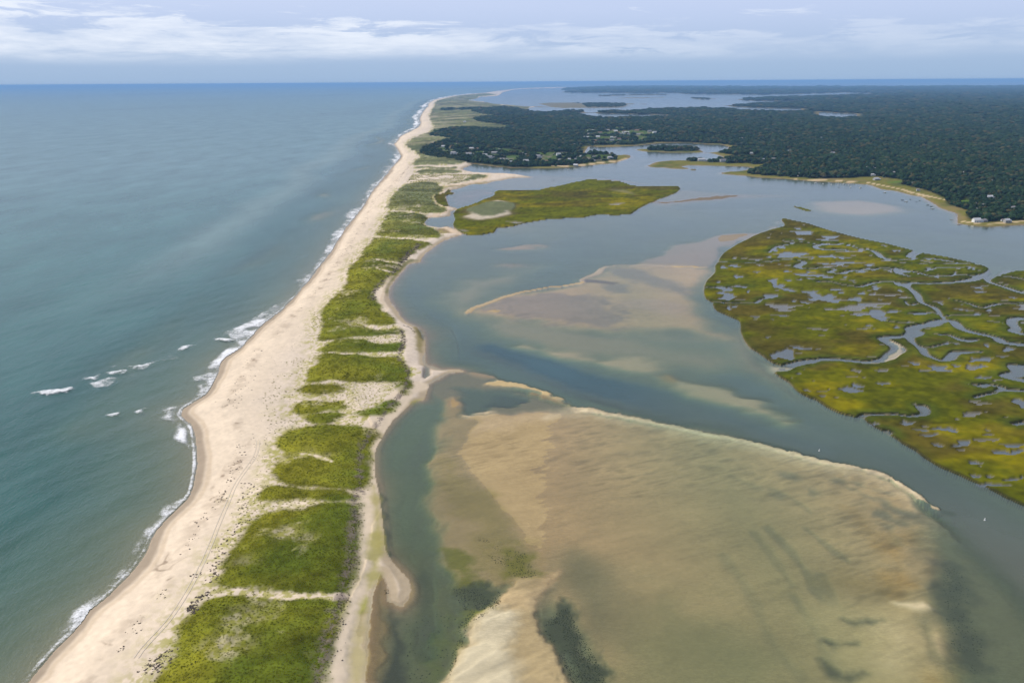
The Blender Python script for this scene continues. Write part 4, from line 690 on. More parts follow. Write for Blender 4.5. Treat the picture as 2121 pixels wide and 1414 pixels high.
# --- salt marshes
sm_ = np.full(n_v, -BIG)
MB_S = smooth_poly(MB[:-0 or None], True, 2)
s_mb = sdf(MB_S, 40); s_m1 = sdf(smooth_poly(M1, True, 2), 40); s_m2 = sdf(M2, 30); s_sl = sdf(SLIVER, 20)
s_all = np.maximum(np.maximum(s_mb, s_m1), np.maximum(s_m2, s_sl))
crk = np.full(n_v, BIG)
for crop, pts in CREEKS:
    P = px((crop, [(p[0], p[1]) for p in pts])); R_ = np.array([p[2] for p in pts]) * .56
    Ps = smooth_poly(np.column_stack([P, R_]), False, 3)
    for i in range(len(Ps) - 1):
        (ax, ay, ra), (bx, by, rb) = Ps[i], Ps[i + 1]; rr = max(ra, rb) + 6
        k = np.nonzero((WX > min(ax, bx) - rr) & (WX < max(ax, bx) + rr) & (WY > min(ay, by) - rr) & (WY < max(ay, by) + rr))[0]
        if len(k) == 0: continue
        X, Y = WX[k], WY[k]; ex, ey = bx - ax, by - ay
        t = np.clip(((X - ax) * ex + (Y - ay) * ey) / (ex * ex + ey * ey + 1e-9), 0, 1)
        crk[k] = np.minimum(crk[k], np.sqrt((X - ax - t * ex) ** 2 + (Y - ay - t * ey) ** 2) - (ra + (rb - ra) * t))
pond = np.full(n_v, BIG)
rr_ = random.Random(3)
allp = [('C', *p) for p in PONDS_C] + [('D', *p) for p in PONDS_D]
for cr, x, y, a, b in allp:
    rot = rr_.uniform(.0, .10)
    P = []
    n_ = 22; ph = [rr_.uniform(0, 6.28) for _ in range(4)]
    for i in range(n_):
        t = 2 * math.pi * i / n_
        r_ = 1 + .20 * math.sin(2 * t + ph[0]) + .16 * math.sin(3 * t + ph[1]) + .12 * math.sin(5 * t + ph[2]) + .08 * math.sin(7 * t + ph[3])
        P.append((x + a * 1.04 * r_ * math.cos(t) + rot * 0, y + b * 1.04 * r_ * math.sin(t) + rot * a * math.cos(t)))
    s_ = sdf(px((cr, P), z=.2), 8)
    pond = np.minimum(pond, np.where(s_ > -BIG / 2, -s_, BIG))
s_c = np.minimum(s_all, crk)
marsh = s_c > 0
# small nameless pans
pan = fbm(fX, fY, 5.5, 3, 85, .5, 2.4, .15) + .5 * fbm(fX, fY, 60, 3, 86)
pansel = smooth(1.02, 1.12, pan) * (s_mb > 8) * 0 + ((pan > .92) & (s_mb > 8) & (s_c > 1.5)) * 1.0
ins = s_all > -BIG / 2
mz = .62 + .05 * n20 + .03 * n4
creekbed = np.where((s_all > 0) & (crk < 0), np.maximum(-1.2, -.35 + crk * .25), Z)
Zc = np.where((s_all > 0) & (crk < .0), np.where(Z > -.2, Z, creekbed), Z)
Z = np.where(ins & (s_c > -.7), lerp(Zc, mz, smooth(-.7, .9, s_c)), np.where((s_all > 0) & (crk < 0), Zc, Z))
mp1 = fbm(fX, fY, 45, 4, 87, .55, 1.6, .1); mp2 = fbm(fX, fY, 9, 4, 88, .6, 1.6, .1); mp3 = fbm(fX, fY, 2.5, 2, 89)
mcol = lerp(np.array([.108, .114, .004])[None], np.array([.178, .152, .003])[None], smooth(-.2, .6, mp1 + .5 * mp2)[:, None])
mcol = lerp(mcol, np.array([.080, .060, .014])[None], (smooth(-.12, .45, fbm(fX, fY, 30, 4, 90, .6, 1.8, .1)) * .75)[:, None])
tall = smooth(7, 1.5, crk) * smooth(0, 1.5, s_all)
mcol = lerp(mcol, np.array([.062, .085, .010])[None], (np.clip(tall + .35 * smooth(6, 1, s_all), 0, 1) * .75)[:, None])
mcol *= .86 * (1 + .32 * mp2 + .26 * mp3)[:, None]
wm = smooth(-.3, .6, s_c)
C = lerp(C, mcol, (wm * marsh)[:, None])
inchan = (s_all > 0) & (crk < .1)
C = np.where((inchan & (Z < .3) & (C.sum(1) < .85))[:, None], np.array([.17, .15, .115])[None], C)
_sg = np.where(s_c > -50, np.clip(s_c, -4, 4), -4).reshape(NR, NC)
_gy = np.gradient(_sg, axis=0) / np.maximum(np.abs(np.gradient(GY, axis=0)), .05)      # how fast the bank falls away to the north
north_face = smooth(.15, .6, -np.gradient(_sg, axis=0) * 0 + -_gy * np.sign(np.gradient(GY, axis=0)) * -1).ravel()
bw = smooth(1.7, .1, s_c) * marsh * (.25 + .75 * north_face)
C = lerp(C, np.array([.022, .022, .012])[None], np.clip(bw * 1.1, 0, 1)[:, None])  # dark bank mud with grass shade painted in, strongest on north-facing banks
pw = smooth(.35, -.35, pond) * marsh
Z = lerp(Z, -.16, pw); C = lerp(C, np.array([.14, .13, .11])[None], smooth(.3, .7, pw)[:, None])
Z = np.where(pansel > 0, lerp(Z, -.1, .95), Z); C = np.where((pansel > 0)[:, None], np.array([.17, .155, .125])[None], C)
# dune island inside the upper marsh
sdn = sdf(smooth_poly(M1DUNE, True, 2), 30); w = smooth(-2, 4, sdn); Z = lerp(Z, 1.2, w); C = lerp(C, np.array([.13, .10, .05]), smooth(-9, 0, sdn)[:, None] * .5); C = lerp(C, np.array([.46, .39, .29]) * (1 + .1 * n4)[:, None], w[:, None])
sdg = sdf(smooth_poly(M1DG, True, 2), 30) + 7 + 9 * n20; w = smooth(-2, 3, sdg) * (sdn > -2); Z += .8 * w; C = lerp(C, np.array([.125, .135, .065]) * (1 + .15 * n4 + .1 * n20)[:, None], w[:, None])
s_ = sdf(px(('A', [(1470, 735), (1560, 740), (1620, 765), (1560, 755)]), z=.4), 20); C = lerp(C, np.array([.2, .18, .1]), smooth(-6, 4, s_)[:, None] * .7)
for P in (px(('A', [(815, 935), (870, 935), (930, 945), (880, 950)]), z=.3), px(('A', [(1450, 825), (1500, 820), (1560, 822), (1530, 830), (1470, 832)]), z=.3), px(('X', [(670, 1020), (760, 1025), (870, 1050), (800, 1060)]), z=.3), px(('X', [(1030, 1005), (1080, 1005), (1060, 1012)]), z=.3)):
    w = smooth(-1.5, 2, sdf(P, 8)); Z = lerp(Z, -.08, w); C = lerp(C, np.array([.22, .19, .15]), w[:, None])
print('marsh', _t.time() - _t0)
# sand waves on the flats
sand = SW * (~marsh) * (Z < .9) * smooth(1200, 600, D_)
rp = np.abs(fbm(fX, fY, 1.9, 2, 95, .5, 4.0, .40)); rp2 = fbm(fX, fY, 7.5, 3, 96, .5, 3.2, .35)
mod = smooth(-.2, .5, fbm(fX, fY, 60, 3, 97))
Z = Z + sand * (.022 * (1 - 2 * rp) * (.35 + mod) + .015 * rp2)
C = C * (1 + sand * (.26 * (.40 - rp) * (.35 + mod) + .10 * rp2 + .08 * n60))[:, None]
C = C * (1 + .05 * n60 + .04 * n1)[:, None]
C = np.where((~marsh)[:, None], C * np.array([1.02, .965, .84]), C)
C = np.where(landmask[:, None] & ~marsh[:, None], C * np.array([1.05, 1.06, 1.18]), C)
_fb = smooth(-1, 3, sdf(FB, 4)); _rg = 1 - np.abs(fbm(fX, fY, 4.5, 3, 161, .55, 3.2, .55)) * 2.2
Z = Z + _fb * .16 * _rg; C = C * (1 + _fb * .16 * np.clip(_rg, -1, 1))[:, None]
_bt = fbm(sb, fY * .06, 7, 4, 162) * landmask * (~marsh) * near_sea
C = C * (1 + .055 * _bt)[:, None]
C = np.clip(C, .004, .8)

# ------------------------------------------------------------------ tree places (mask value on the grid)
treeable = nn & (openw < .3) & (sn > np.clip(D_ / 110, 5, 40))
for P in ISLES[:1]: pass
WOODISLE = [px(('R', [(630, 458), (650, 450), (700, 450), (710, 458)])), px(('R', [(740, 460), (880, 455), (1100, 455), (1370, 458), (1385, 485), (1300, 512), (1000, 515), (820, 515), (800, 500)])), px(('R', [(1590, 462), (1640, 456), (1700, 459), (1705, 464)])),
            px(('R', [(940, 345), (1100, 340), (1500, 330), (1880, 325), (1990, 328), (1800, 334), (1400, 336), (1100, 345)])), px(('S', [(210, 374), (300, 374), (510, 385), (520, 392), (400, 394), (290, 389)])), px(('R', [(430, 578), (520, 585), (700, 587), (800, 582), (780, 575), (500, 575)])),
            px(('F', [(755, 222), (760, 212), (1320, 212), (1330, 225), (1220, 226), (1200, 224), (1130, 226)])), px(('F', [(1175, 340), (1180, 330), (1340, 325), (1500, 300), (2050, 300), (2080, 360), (1700, 358), (1420, 348), (1400, 335), (1330, 345)])), px(('F', [(1400, 225), (1640, 200), (1900, 200), (2121, 240), (2121, 340), (1700, 300), (1690, 270), (1500, 236)]))]
for P in WOODISLE: treeable |= (inside(fX, fY, P)) & (Z > .2)
TREEABLE = treeable.reshape(NR, NC)
ZG = Z.reshape(NR, NC)
print('terrain', _t.time() - _t0)
# ------------------------------------------------------------------ materials
def newmat(name):
    m = bpy.data.materials.new(name); m.use_nodes = True
    t = m.node_tree; t.nodes.clear()
    out = t.nodes.new('ShaderNodeOutputMaterial')
    return m, t, out
def tn(t, scale, detail=3, rough=.55, vec=None, sc=None, rot=None, dist=0):
    n = t.nodes.new('ShaderNodeTexNoise'); n.inputs['Scale'].default_value = scale; n.inputs['Detail'].default_value = detail
    n.inputs['Roughness'].default_value = rough; n.inputs['Distortion'].default_value = dist
    g = t.nodes.new('ShaderNodeNewGeometry')
    v = g.outputs['Position']
    if sc or rot:
        mp = t.nodes.new('ShaderNodeMapping')
        if sc: mp.inputs['Scale'].default_value = sc
        if rot: mp.inputs['Rotation'].default_value = rot
        t.links.new(v, mp.inputs[0]); v = mp.outputs[0]
    t.links.new(v, n.inputs['Vector'])
    return n.outputs['Fac']
def attr(t, name, kind='Color'):
    a = t.nodes.new('ShaderNodeAttribute'); a.attribute_name = name; return a.outputs[kind]
def princ(t, col, rough=.85, spec=.3, normal=None):
    p = t.nodes.new('ShaderNodeBsdfPrincipled')
    if isinstance(col, tuple): p.inputs['Base Color'].default_value = (*col, 1)
    else: t.links.new(col, p.inputs['Base Color'])
    if isinstance(rough, (int, float)): p.inputs['Roughness'].default_value = rough
    else: t.links.new(rough, p.inputs['Roughness'])
    p.inputs['Specular IOR Level'].default_value = spec
    if normal: t.links.new(normal, p.inputs['Normal'])
    return p
def bump(t, h, strength, dist):
    b = t.nodes.new('ShaderNodeBump'); b.inputs['Strength'].default_value = strength; b.inputs['Distance'].default_value = dist
    t.links.new(h, b.inputs['Height']); return b.outputs['Normal']
# ground: albedo from the map, fine grain and relief from noise
MG, t, o = newmat('ground_surface')
col = attr(t, 'alb')
g1 = tn(t, 2.2, 5, .65); g2 = tn(t, .35, 4)
f = mathn(t, 'ADD', mathn(t, 'MULTIPLY', g1, .32), mathn(t, 'MULTIPLY', g2, .16))
f = mathn(t, 'ADD', f, .76)
cc = t.nodes.new('ShaderNodeVectorMath'); cc.operation = 'SCALE'; t.links.new(col, cc.inputs[0]); t.links.new(f, cc.inputs['Scale'])
p = princ(t, cc.outputs[0], 1.0, 0.0, bump(t, g1, .35, .25))
t.links.new(p.outputs[0], o.inputs[0])
# flat dry sand: smoother
MS, t, o = newmat('sand_surface')
col = attr(t, 'alb'); g1 = tn(t, 1.6, 4, .6); f = mathn(t, 'ADD', mathn(t, 'MULTIPLY', g1, .12), .94)
cc = t.nodes.new('ShaderNodeVectorMath'); cc.operation = 'SCALE'; t.links.new(col, cc.inputs[0]); t.links.new(f, cc.inputs['Scale'])
p = princ(t, cc.outputs[0], .9, .08, bump(t, g1, .25, .15)); t.links.new(p.outputs[0], o.inputs[0])
# wet flats: crescent ripples a metre or two apart
MR, t, o = newmat('rippled_sand')
col = attr(t, 'alb')
ra = tn(t, .85, 4, .65, sc=(.42, 1.25, 1), rot=(0, 0, -.35), dist=1.2); rb = tn(t, .10, 5, .65, sc=(.7, 1, 1), rot=(0, 0, -.45), dist=.6); rc = tn(t, .02, 3, .5); rd = tn(t, 1.8, 3, .6)
rs = maprange(t, ra, .38, .66)
amp = maprange(t, rc, .30, .62, .35, 1.0)
f = mathn(t, 'ADD', .84, mathn(t, 'ADD', mathn(t, 'MULTIPLY', mathn(t, 'MULTIPLY', rs, amp), .19), mathn(t, 'ADD', mathn(t, 'MULTIPLY', rb, .08), mathn(t, 'MULTIPLY', rd, .10))))
cc = t.nodes.new('ShaderNodeVectorMath'); cc.operation = 'SCALE'; t.links.new(col, cc.inputs[0]); t.links.new(f, cc.inputs['Scale'])
hh = mathn(t, 'ADD', mathn(t, 'MULTIPLY', mathn(t, 'MULTIPLY', ra, amp), .5), mathn(t, 'MULTIPLY', rb, .5))
p = princ(t, cc.outputs[0], .7, .10, bump(t, hh, .8, .45)); t.links.new(p.outputs[0], o.inputs[0])

def water_mat(name, fr_max, wave):
    m, t, o = newmat(name)
    g = t.nodes.new('ShaderNodeNewGeometry')
    if wave == 'sea':
        a = tn(t, .55, 4, .6, sc=(1, .45, 1), rot=(0, 0, .5)); b = tn(t, .12, 3, .5, sc=(1, .4, 1), rot=(0, 0, .65)); c = tn(t, .022, 2, .5, sc=(1, .35, 1), rot=(0, 0, .45))
        hgt = mathn(t, 'ADD', mathn(t, 'MULTIPLY', a, .9), mathn(t, 'ADD', mathn(t, 'MULTIPLY', b, 1.0), mathn(t, 'MULTIPLY', c, 3.0)))
        nrm = bump(t, hgt, .85, 1.0)
    else:
        a = tn(t, .9, 3, .6, sc=(.5, 1, 1), rot=(0, 0, .2)); b = tn(t, .06, 4, .6, sc=(.4, 1, 1), rot=(0, 0, .25))
        hgt = mathn(t, 'ADD', mathn(t, 'MULTIPLY', a, .12), mathn(t, 'MULTIPLY', b, .9))
        nrm = bump(t, hgt, .28, 1.0)
    fr = t.nodes.new('ShaderNodeFresnel'); fr.inputs['IOR'].default_value = 1.33; t.links.new(nrm, fr.inputs['Normal'])
    frc = mathn(t, 'MINIMUM', fr.outputs[0], fr_max)
    tr = t.nodes.new('ShaderNodeBsdfTransparent'); t.links.new(attr(t, 'tint'), tr.inputs[0])
    df = t.nodes.new('ShaderNodeBsdfDiffuse')
    cn = tn(t, .012, 6, .68, sc=(1, .4, 1), rot=(0, 0, .6)) if wave == 'sea' else tn(t, .012, 5, .6)
    f = mathn(t, 'ADD', mathn(t, 'MULTIPLY', cn, 1.1 if wave == 'sea' else .6), .45 if wave == 'sea' else .70)
    cc = t.nodes.new('ShaderNodeVectorMath'); cc.operation = 'SCALE'; t.links.new(attr(t, 'wcol'), cc.inputs[0]); t.links.new(f, cc.inputs['Scale'])
    t.links.new(cc.outputs[0], df.inputs[0])
    mx = t.nodes.new('ShaderNodeMixShader'); t.links.new(attr(t, 'opac', 'Fac'), mx.inputs[0]); t.links.new(tr.outputs[0], mx.inputs[1]); t.links.new(df.outputs[0], mx.inputs[2])
    gl = t.nodes.new('ShaderNodeBsdfGlossy'); gl.inputs['Roughness'].default_value = .22 if wave == 'sea' else .12; t.links.new(nrm, gl.inputs['Normal'])
    m2 = t.nodes.new('ShaderNodeMixShader'); t.links.new(frc, m2.inputs[0]); t.links.new(mx.outputs[0], m2.inputs[1]); t.links.new(gl.outputs[0], m2.inputs[2])
    t.links.new(m2.outputs[0], o.inputs[0])
    return m
MSEA = water_mat('sea_water', .33, 'sea'); MEST = water_mat('estuary_water', .75, 'est')
# foam: broken up by noise, opaque white where thick
MF, t, o = newmat('foam')
fo = attr(t, 'foam', 'Fac'); n1_ = tn(t, .9, 6, .7, dist=.6); n2_ = tn(t, .22, 4, .6)
s = mathn(t, 'ADD', mathn(t, 'MULTIPLY', n1_, .8), mathn(t, 'MULTIPLY', n2_, .5))
v = mathn(t, 'SUBTRACT', mathn(t, 'ADD', fo, s), 1.10)
al = mathn(t, 'MULTIPLY', maprange(t, v, -.12, .34), .92)
tr = t.nodes.new('ShaderNodeBsdfTransparent'); df = t.nodes.new('ShaderNodeBsdfDiffuse'); df.inputs[0].default_value = (.80, .80, .80, 1)
mx = t.nodes.new('ShaderNodeMixShader'); t.links.new(al, mx.inputs[0]); t.links.new(tr.outputs[0], mx.inputs[1]); t.links.new(df.outputs[0], mx.inputs[2]); t.links.new(mx.outputs[0], o.inputs[0])

def simple(name, colr, rough=.8, spec=.3, var=0.0, nscale=1.0, randv=0.0):
    m, t, o = newmat(name)
    if var or randv:
        src = None
        n = tn(t, nscale, 3)
        f = mathn(t, 'ADD', mathn(t, 'MULTIPLY', n, 2 * var), 1 - var)
        if randv:
            oi = t.nodes.new('ShaderNodeObjectInfo')
            f = mathn(t, 'MULTIPLY', f, mathn(t, 'ADD', mathn(t, 'MULTIPLY', oi.outputs['Random'], 2 * randv), 1 - randv))
        cc = t.nodes.new('ShaderNodeVectorMath'); cc.operation = 'SCALE'; cc.inputs[0].default_value = colr; t.links.new(f, cc.inputs['Scale'])
        p = princ(t, cc.outputs[0], rough, spec)
    else: p = princ(t, colr, rough, spec)
    t.links.new(p.outputs[0], o.inputs[0]); return m
def leafmat(name, c1, c2, c3):
    m, t, o = newmat(name)
    oi = t.nodes.new('ShaderNodeObjectInfo')
    r = t.nodes.new('ShaderNodeValToRGB'); t.links.new(oi.outputs['Random'], r.inputs[0])
    e = r.color_ramp.elements; e[0].color = (*c1, 1); e[1].color = (*c2, 1); e[1].position = .75
    x = e.new(.96); x.color = (*c3, 1)
    n = tn(t, .8, 3); n9 = tn(t, .016, 4, .6); f = mathn(t, 'MULTIPLY', mathn(t, 'ADD', mathn(t, 'MULTIPLY', n, .9), .55), mathn(t, 'ADD', mathn(t, 'MULTIPLY', n9, 1.3), .35))
    cc = t.nodes.new('ShaderNodeVectorMath'); cc.operation = 'SCALE'; t.links.new(r.outputs[0], cc.inputs[0]); t.links.new(f, cc.inputs['Scale'])
    p = princ(t, cc.outputs[0], 1.0, .0); t.links.new(p.outputs[0], o.inputs[0]); return m
M_LEAF = leafmat('oak_leaves', (.013, .030, .014), (.028, .052, .022), (.075, .068, .030))
M_BARK = simple('bark', (.09, .07, .055), .9, .1, .2, 3)
def grassmat(name, c1, c2, c3):
    m, t, o = newmat(name)
    oi = t.nodes.new('ShaderNodeObjectInfo'); r = t.nodes.new('ShaderNodeValToRGB'); t.links.new(oi.outputs['Random'], r.inputs[0])
    el = r.color_ramp.elements; el[0].color = (*c1, 1); el[1].color = (*c2, 1); el[1].position = .75; x = el.new(.96); x.color = (*c3, 1)
    n = tn(t, .045, 5, .65, sc=(.45, 1, 1)); f = mathn(t, 'ADD', mathn(t, 'MULTIPLY', maprange(t, n, .34, .64), .62), .50)
    cc = t.nodes.new('ShaderNodeVectorMath'); cc.operation = 'SCALE'; t.links.new(r.outputs[0], cc.inputs[0]); t.links.new(f, cc.inputs['Scale'])
    df = t.nodes.new('ShaderNodeBsdfDiffuse'); tl = t.nodes.new('ShaderNodeBsdfTranslucent'); t.links.new(cc.outputs[0], df.inputs[0]); t.links.new(cc.outputs[0], tl.inputs[0])
    mx = t.nodes.new('ShaderNodeMixShader'); mx.inputs[0].default_value = .5; t.links.new(df.outputs[0], mx.inputs[1]); t.links.new(tl.outputs[0], mx.inputs[2]); t.links.new(mx.outputs[0], o.inputs[0]); return m
M_GRASS = grassmat('beach_grass', (.19, .215, .014), (.245, .25, .018), (.34, .31, .06))
M_PALEG = grassmat('sparse_beach_grass', (.28, .30, .03), (.38, .37, .05), (.50, .45, .16))
M_WRACK = simple('dried_seaweed', (.10, .078, .062), .95, .1, .3, 2, .3)
M_EEL = leafmat('eelgrass', (.018, .024, .012), (.035, .042, .012), (.07, .07, .012))
M_WHITE = simple('white_paint', (.60, .60, .58), .5, .4, .05, .6); M_GREYW = simple('grey_shingle', (.33, .32, .30), .9, .2, .1, 1.5, .15)
M_TANW = simple('tan_boards', (.42, .30, .20), .8, .2, .1, 1.5); M_GLASS = simple('window_glass', (.03, .04, .05), .15, .6)
M_ROOFG = simple('grey_roof', (.27, .26, .26), .9, .15, .12, 1.2, .2); M_ROOFW = simple('pale_roof', (.46, .46, .46), .7, .3, .05); M_ROOFB = simple('brown_roof', (.20, .13, .09), .9, .15, .12)
M_BRICK = simple('brick_chimney', (.28, .13, .09), .9, .2, .2, 4); M_DARK = simple('dark_hull', (.04, .045, .05), .5, .4); M_WOOD = simple('weathered_wood', (.22, .19, .15), .9, .2, .2, 3)
M_BLUE = simple('blue_canvas', (.08, .13, .25), .8, .2)

# ------------------------------------------------------------------ mesh helpers
def mesh_np(name, V, Fq, mats=(), smooth_=False, mi=None):
    me = bpy.data.meshes.new(name)
    V = np.asarray(V, np.float32); Fq = np.asarray(Fq, np.int32)
    me.vertices.add(len(V)); me.vertices.foreach_set('co', V.ravel())
    k = Fq.shape[1]
    me.loops.add(Fq.size); me.loops.foreach_set('vertex_index', Fq.ravel())
    me.polygons.add(len(Fq)); me.polygons.foreach_set('loop_start', np.arange(0, Fq.size, k, dtype=np.int32))
    try: me.polygons.foreach_set('loop_total', np.full(len(Fq), k, np.int32))
    except Exception: pass
    me.update(calc_edges=True); me.validate()
    if smooth_: me.polygons.foreach_set('use_smooth', np.ones(len(me.polygons), bool))
    for m in mats: me.materials.append(m)
    if mi is not None: me.polygons.foreach_set('material_index', np.asarray(mi, np.int32))
    return me
def put(name, me, parent=None, loc=(0, 0, 0), rz=0.0, **props):
    o = bpy.data.objects.new(name, me); COL.objects.link(o)
    o.location = loc if parent is not None else tuple(KM * q for q in loc); o.rotation_euler = (0, 0, rz)
    if parent is not None: o.parent = parent
    for k, v in props.items(): o[k] = v
    return o
FACE = None
ii = np.arange(NR * NC).reshape(NR, NC)
FACES = np.stack([ii[:-1, :-1], ii[:-1, 1:], ii[1:, 1:], ii[1:, :-1]], -1).reshape(-1, 4)[:, ::-1]
def grid_object(name, fmask, z, mat, cols_=None, facs=None, smooth_=True, **props):
    F = FACES[fmask]
    if len(F) == 0: return None
    used = np.unique(F); re = np.zeros(NR * NC, np.int32); re[used] = np.arange(len(used))
    V = KM * np.column_stack([fX[used], fY[used], z[used]])
    me = mesh_np(name, V, re[F], (mat,), smooth_)
    for k, a in (cols_ or {}).items():
        at = me.color_attributes.new(k, 'FLOAT_COLOR', 'POINT'); c = np.ones((len(used), 4), np.float32); c[:, :3] = a[used]; at.data.foreach_set('color', c.ravel())
    for k, a in (facs or {}).items():
        at = me.attributes.new(k, 'FLOAT', 'POINT'); at.data.foreach_set('value', a[used].astype(np.float32))
    return put(name, me, **props)
def fany(m): return m[FACES].any(1)
def fall(m): return m[FACES].all(1)
def fmean(a): return a[FACES].mean(1)

# ------------------------------------------------------------------ ground objects
seaf = fall(sea_side); deep = fall(Z < -5.5)
fc_x = fmean(fX)
is_marsh_big = fany((s_mb > -.5)); is_m1 = fany(s_m1 > -.5) & ~is_marsh_big; is_m2 = fany(s_m2 > -.5) & ~is_m1 & ~is_marsh_big
is_sl = fany(s_sl > -.5)
is_bar = fany(sb > -1) & ~is_m1 & ~is_m2 & ~fall(nn)
is_main = fany(nn) & ~is_bar & ~is_marsh_big & ~is_m1
keep = ~(seaf & deep)
taken = np.zeros(len(FACES), bool)
def grd(name, m, mat=MG, **kw):
    global taken
    m = m & ~taken & keep; taken |= m
    return grid_object(name, m, Z, mat, {'alb': C}, kind='structure', **kw)
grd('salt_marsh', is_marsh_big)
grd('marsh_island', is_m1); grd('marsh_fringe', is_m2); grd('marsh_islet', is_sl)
grass_f = fmean(wg) > .4
grd('dune_ground', is_bar & grass_f); grd('barrier_beach', is_bar, MS)
grd('mainland_ground', is_main)
s_flat = sdf(FLAT, 3); s_mid = sdf(MIDBAR, 3); s_fb = sdf(FB, 3)
grd('white_sand_bar', fany(s_fb > 0), MR); grd('sand_flat', fany(s_flat > 0), MR); grd('middle_sand_bar', fany(s_mid > 0), MR)
grd('sea_bed', seaf, MS); grd('estuary_bed', np.ones(len(FACES), bool), MR)
# deep floor under everything
me = mesh_np('deep_floor', [(-300000, -3000, -14), (300000, -3000, -14), (300000, 300000, -14), (-300000, 300000, -14)], [(0, 1, 2, 3)], (simple('deep_sea_bed', (.05, .07, .07), .9, .1, .1, .01),))
put('deep_floor', me, kind='structure')

# ------------------------------------------------------------------ water
depth = np.maximum(-Z, 0)
dist_f = D_
u1 = np.stack([np.exp(-k * depth * 2) for k in (.20, .07, .11)], 1)
opE = 1 - np.exp(-.15 * depth - .07 * depth ** 2)
wcE = lerp(np.array([.145, .195, .165])[None], np.array([.038, .084, .094])[None], smooth(.8, 4.2, depth)[:, None])
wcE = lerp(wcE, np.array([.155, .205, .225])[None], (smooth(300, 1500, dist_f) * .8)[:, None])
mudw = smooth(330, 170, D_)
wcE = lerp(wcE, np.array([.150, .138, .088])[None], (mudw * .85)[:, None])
inmarsh = ((s_all > 1.5) & (depth > .25)) | (pond < 1.0)
opE = np.where(inmarsh, np.maximum(opE, .55), opE); wcE = np.where(inmarsh[:, None], np.array([.150, .178, .190])[None], wcE)
opS = 1 - np.exp(-.62 * depth)
streak = smooth(.0, .9, fbm(fX, fY, 120, 4, 101, .55, 5, 1.35)) ; st2 = smooth(.1, .9, fbm(fX, fY, 500, 4, 102, .5, 4, 1.3))
wcS = lerp(np.array([.105, .165, .130])[None], np.array([.040, .122, .104])[None], smooth(5, 50, slope)[:, None])
wcS = lerp(wcS, np.array([.075, .120, .105])[None], (np.clip(streak * .45, 0, 1) * smooth(20, 60, slope) * smooth(180, 420, dist_f))[:, None])
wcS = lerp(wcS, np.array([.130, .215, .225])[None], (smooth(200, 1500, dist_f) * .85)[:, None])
wcS *= (1 - .16 * st2 * smooth(600, 1500, dist_f))[:, None]
belt = smooth(40, 0, np.abs(slope * 1.0 - 105 - 25 * n300)) * smooth(450, 700, dist_f)
wcS = lerp(wcS, np.array([.17, .24, .22])[None], (belt * .6)[:, None])
def swell(x, y, d):
    h = 0; a0 = math.radians(52)
    for wl, am, da, ph in ((15, .10, .0, 0), (9, .075, .16, 1.3), (5.5, .045, -.2, 2.1), (3.4, .03, .3, .4)):
        a = a0 + da; nx, ny = -math.sin(a), math.cos(a)
        s = (x * nx + y * ny) / wl * 2 * math.pi + ph + 3.0 * fbm(x, y, wl * 5, 2, int(wl))
        h = h + am * (.5 + .5 * fbm(x, y, wl * 3.5, 2, 7 + int(wl))) * (2 * ((np.sin(s) + 1) / 2) ** 1.6 - 1) * smooth(wl * 90, wl * 30, d)
    return h
WZS = np.where(sea_side, swell(fX, fY, D_) * smooth(1, 14, slope) * 1.0 + .03, 0)
WZ = np.where(sea_side, WZS, 0.0)
wet_v = Z < .12 + .35 * sea_side
wf = fany(wet_v)
cx_ = np.abs(fc_x)
seafm = fany(sea_side) & wf & ~fany(sb > 12)
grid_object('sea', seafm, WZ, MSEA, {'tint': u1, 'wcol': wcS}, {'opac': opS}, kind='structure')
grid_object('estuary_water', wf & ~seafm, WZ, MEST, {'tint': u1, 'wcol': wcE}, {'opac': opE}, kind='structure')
# ------------------------------------------------------------------ surf
sl2 = slope
var = fbm(fX, fY, 55, 4, 111); vfine = fbm(fX, fY, 7, 3, 112)
fw = np.clip(D_ / 500, .7, 8)
edge = smooth(1.5 * fw, 0.2, np.abs(sl2 - .9)) * (.55 + .15 * vfine)
wid = np.clip(6.0 + 6.5 * var, 1.0, 15) * np.clip(fw, 1, 3)
b1 = smooth(wid, wid * .35, sl2) * (.44 + .26 * var + .24 * vfine)
foam = np.maximum(edge, b1)
POCKET = px(('U', [(1240, 1110), (1250, 1000), (1180, 970), (1080, 950), (1140, 930), (1140, 870), (1240, 840), (1340, 835), (1400, 790), (1450, 790), (1400, 830), (1330, 870), (1310, 920), (1390, 990), (1425, 1100), (1420, 1190), (1350, 1160)]))
foam = np.maximum(foam, smooth(-2, 5, sdf(POCKET, 6)) * (.66 + .30 * vfine))
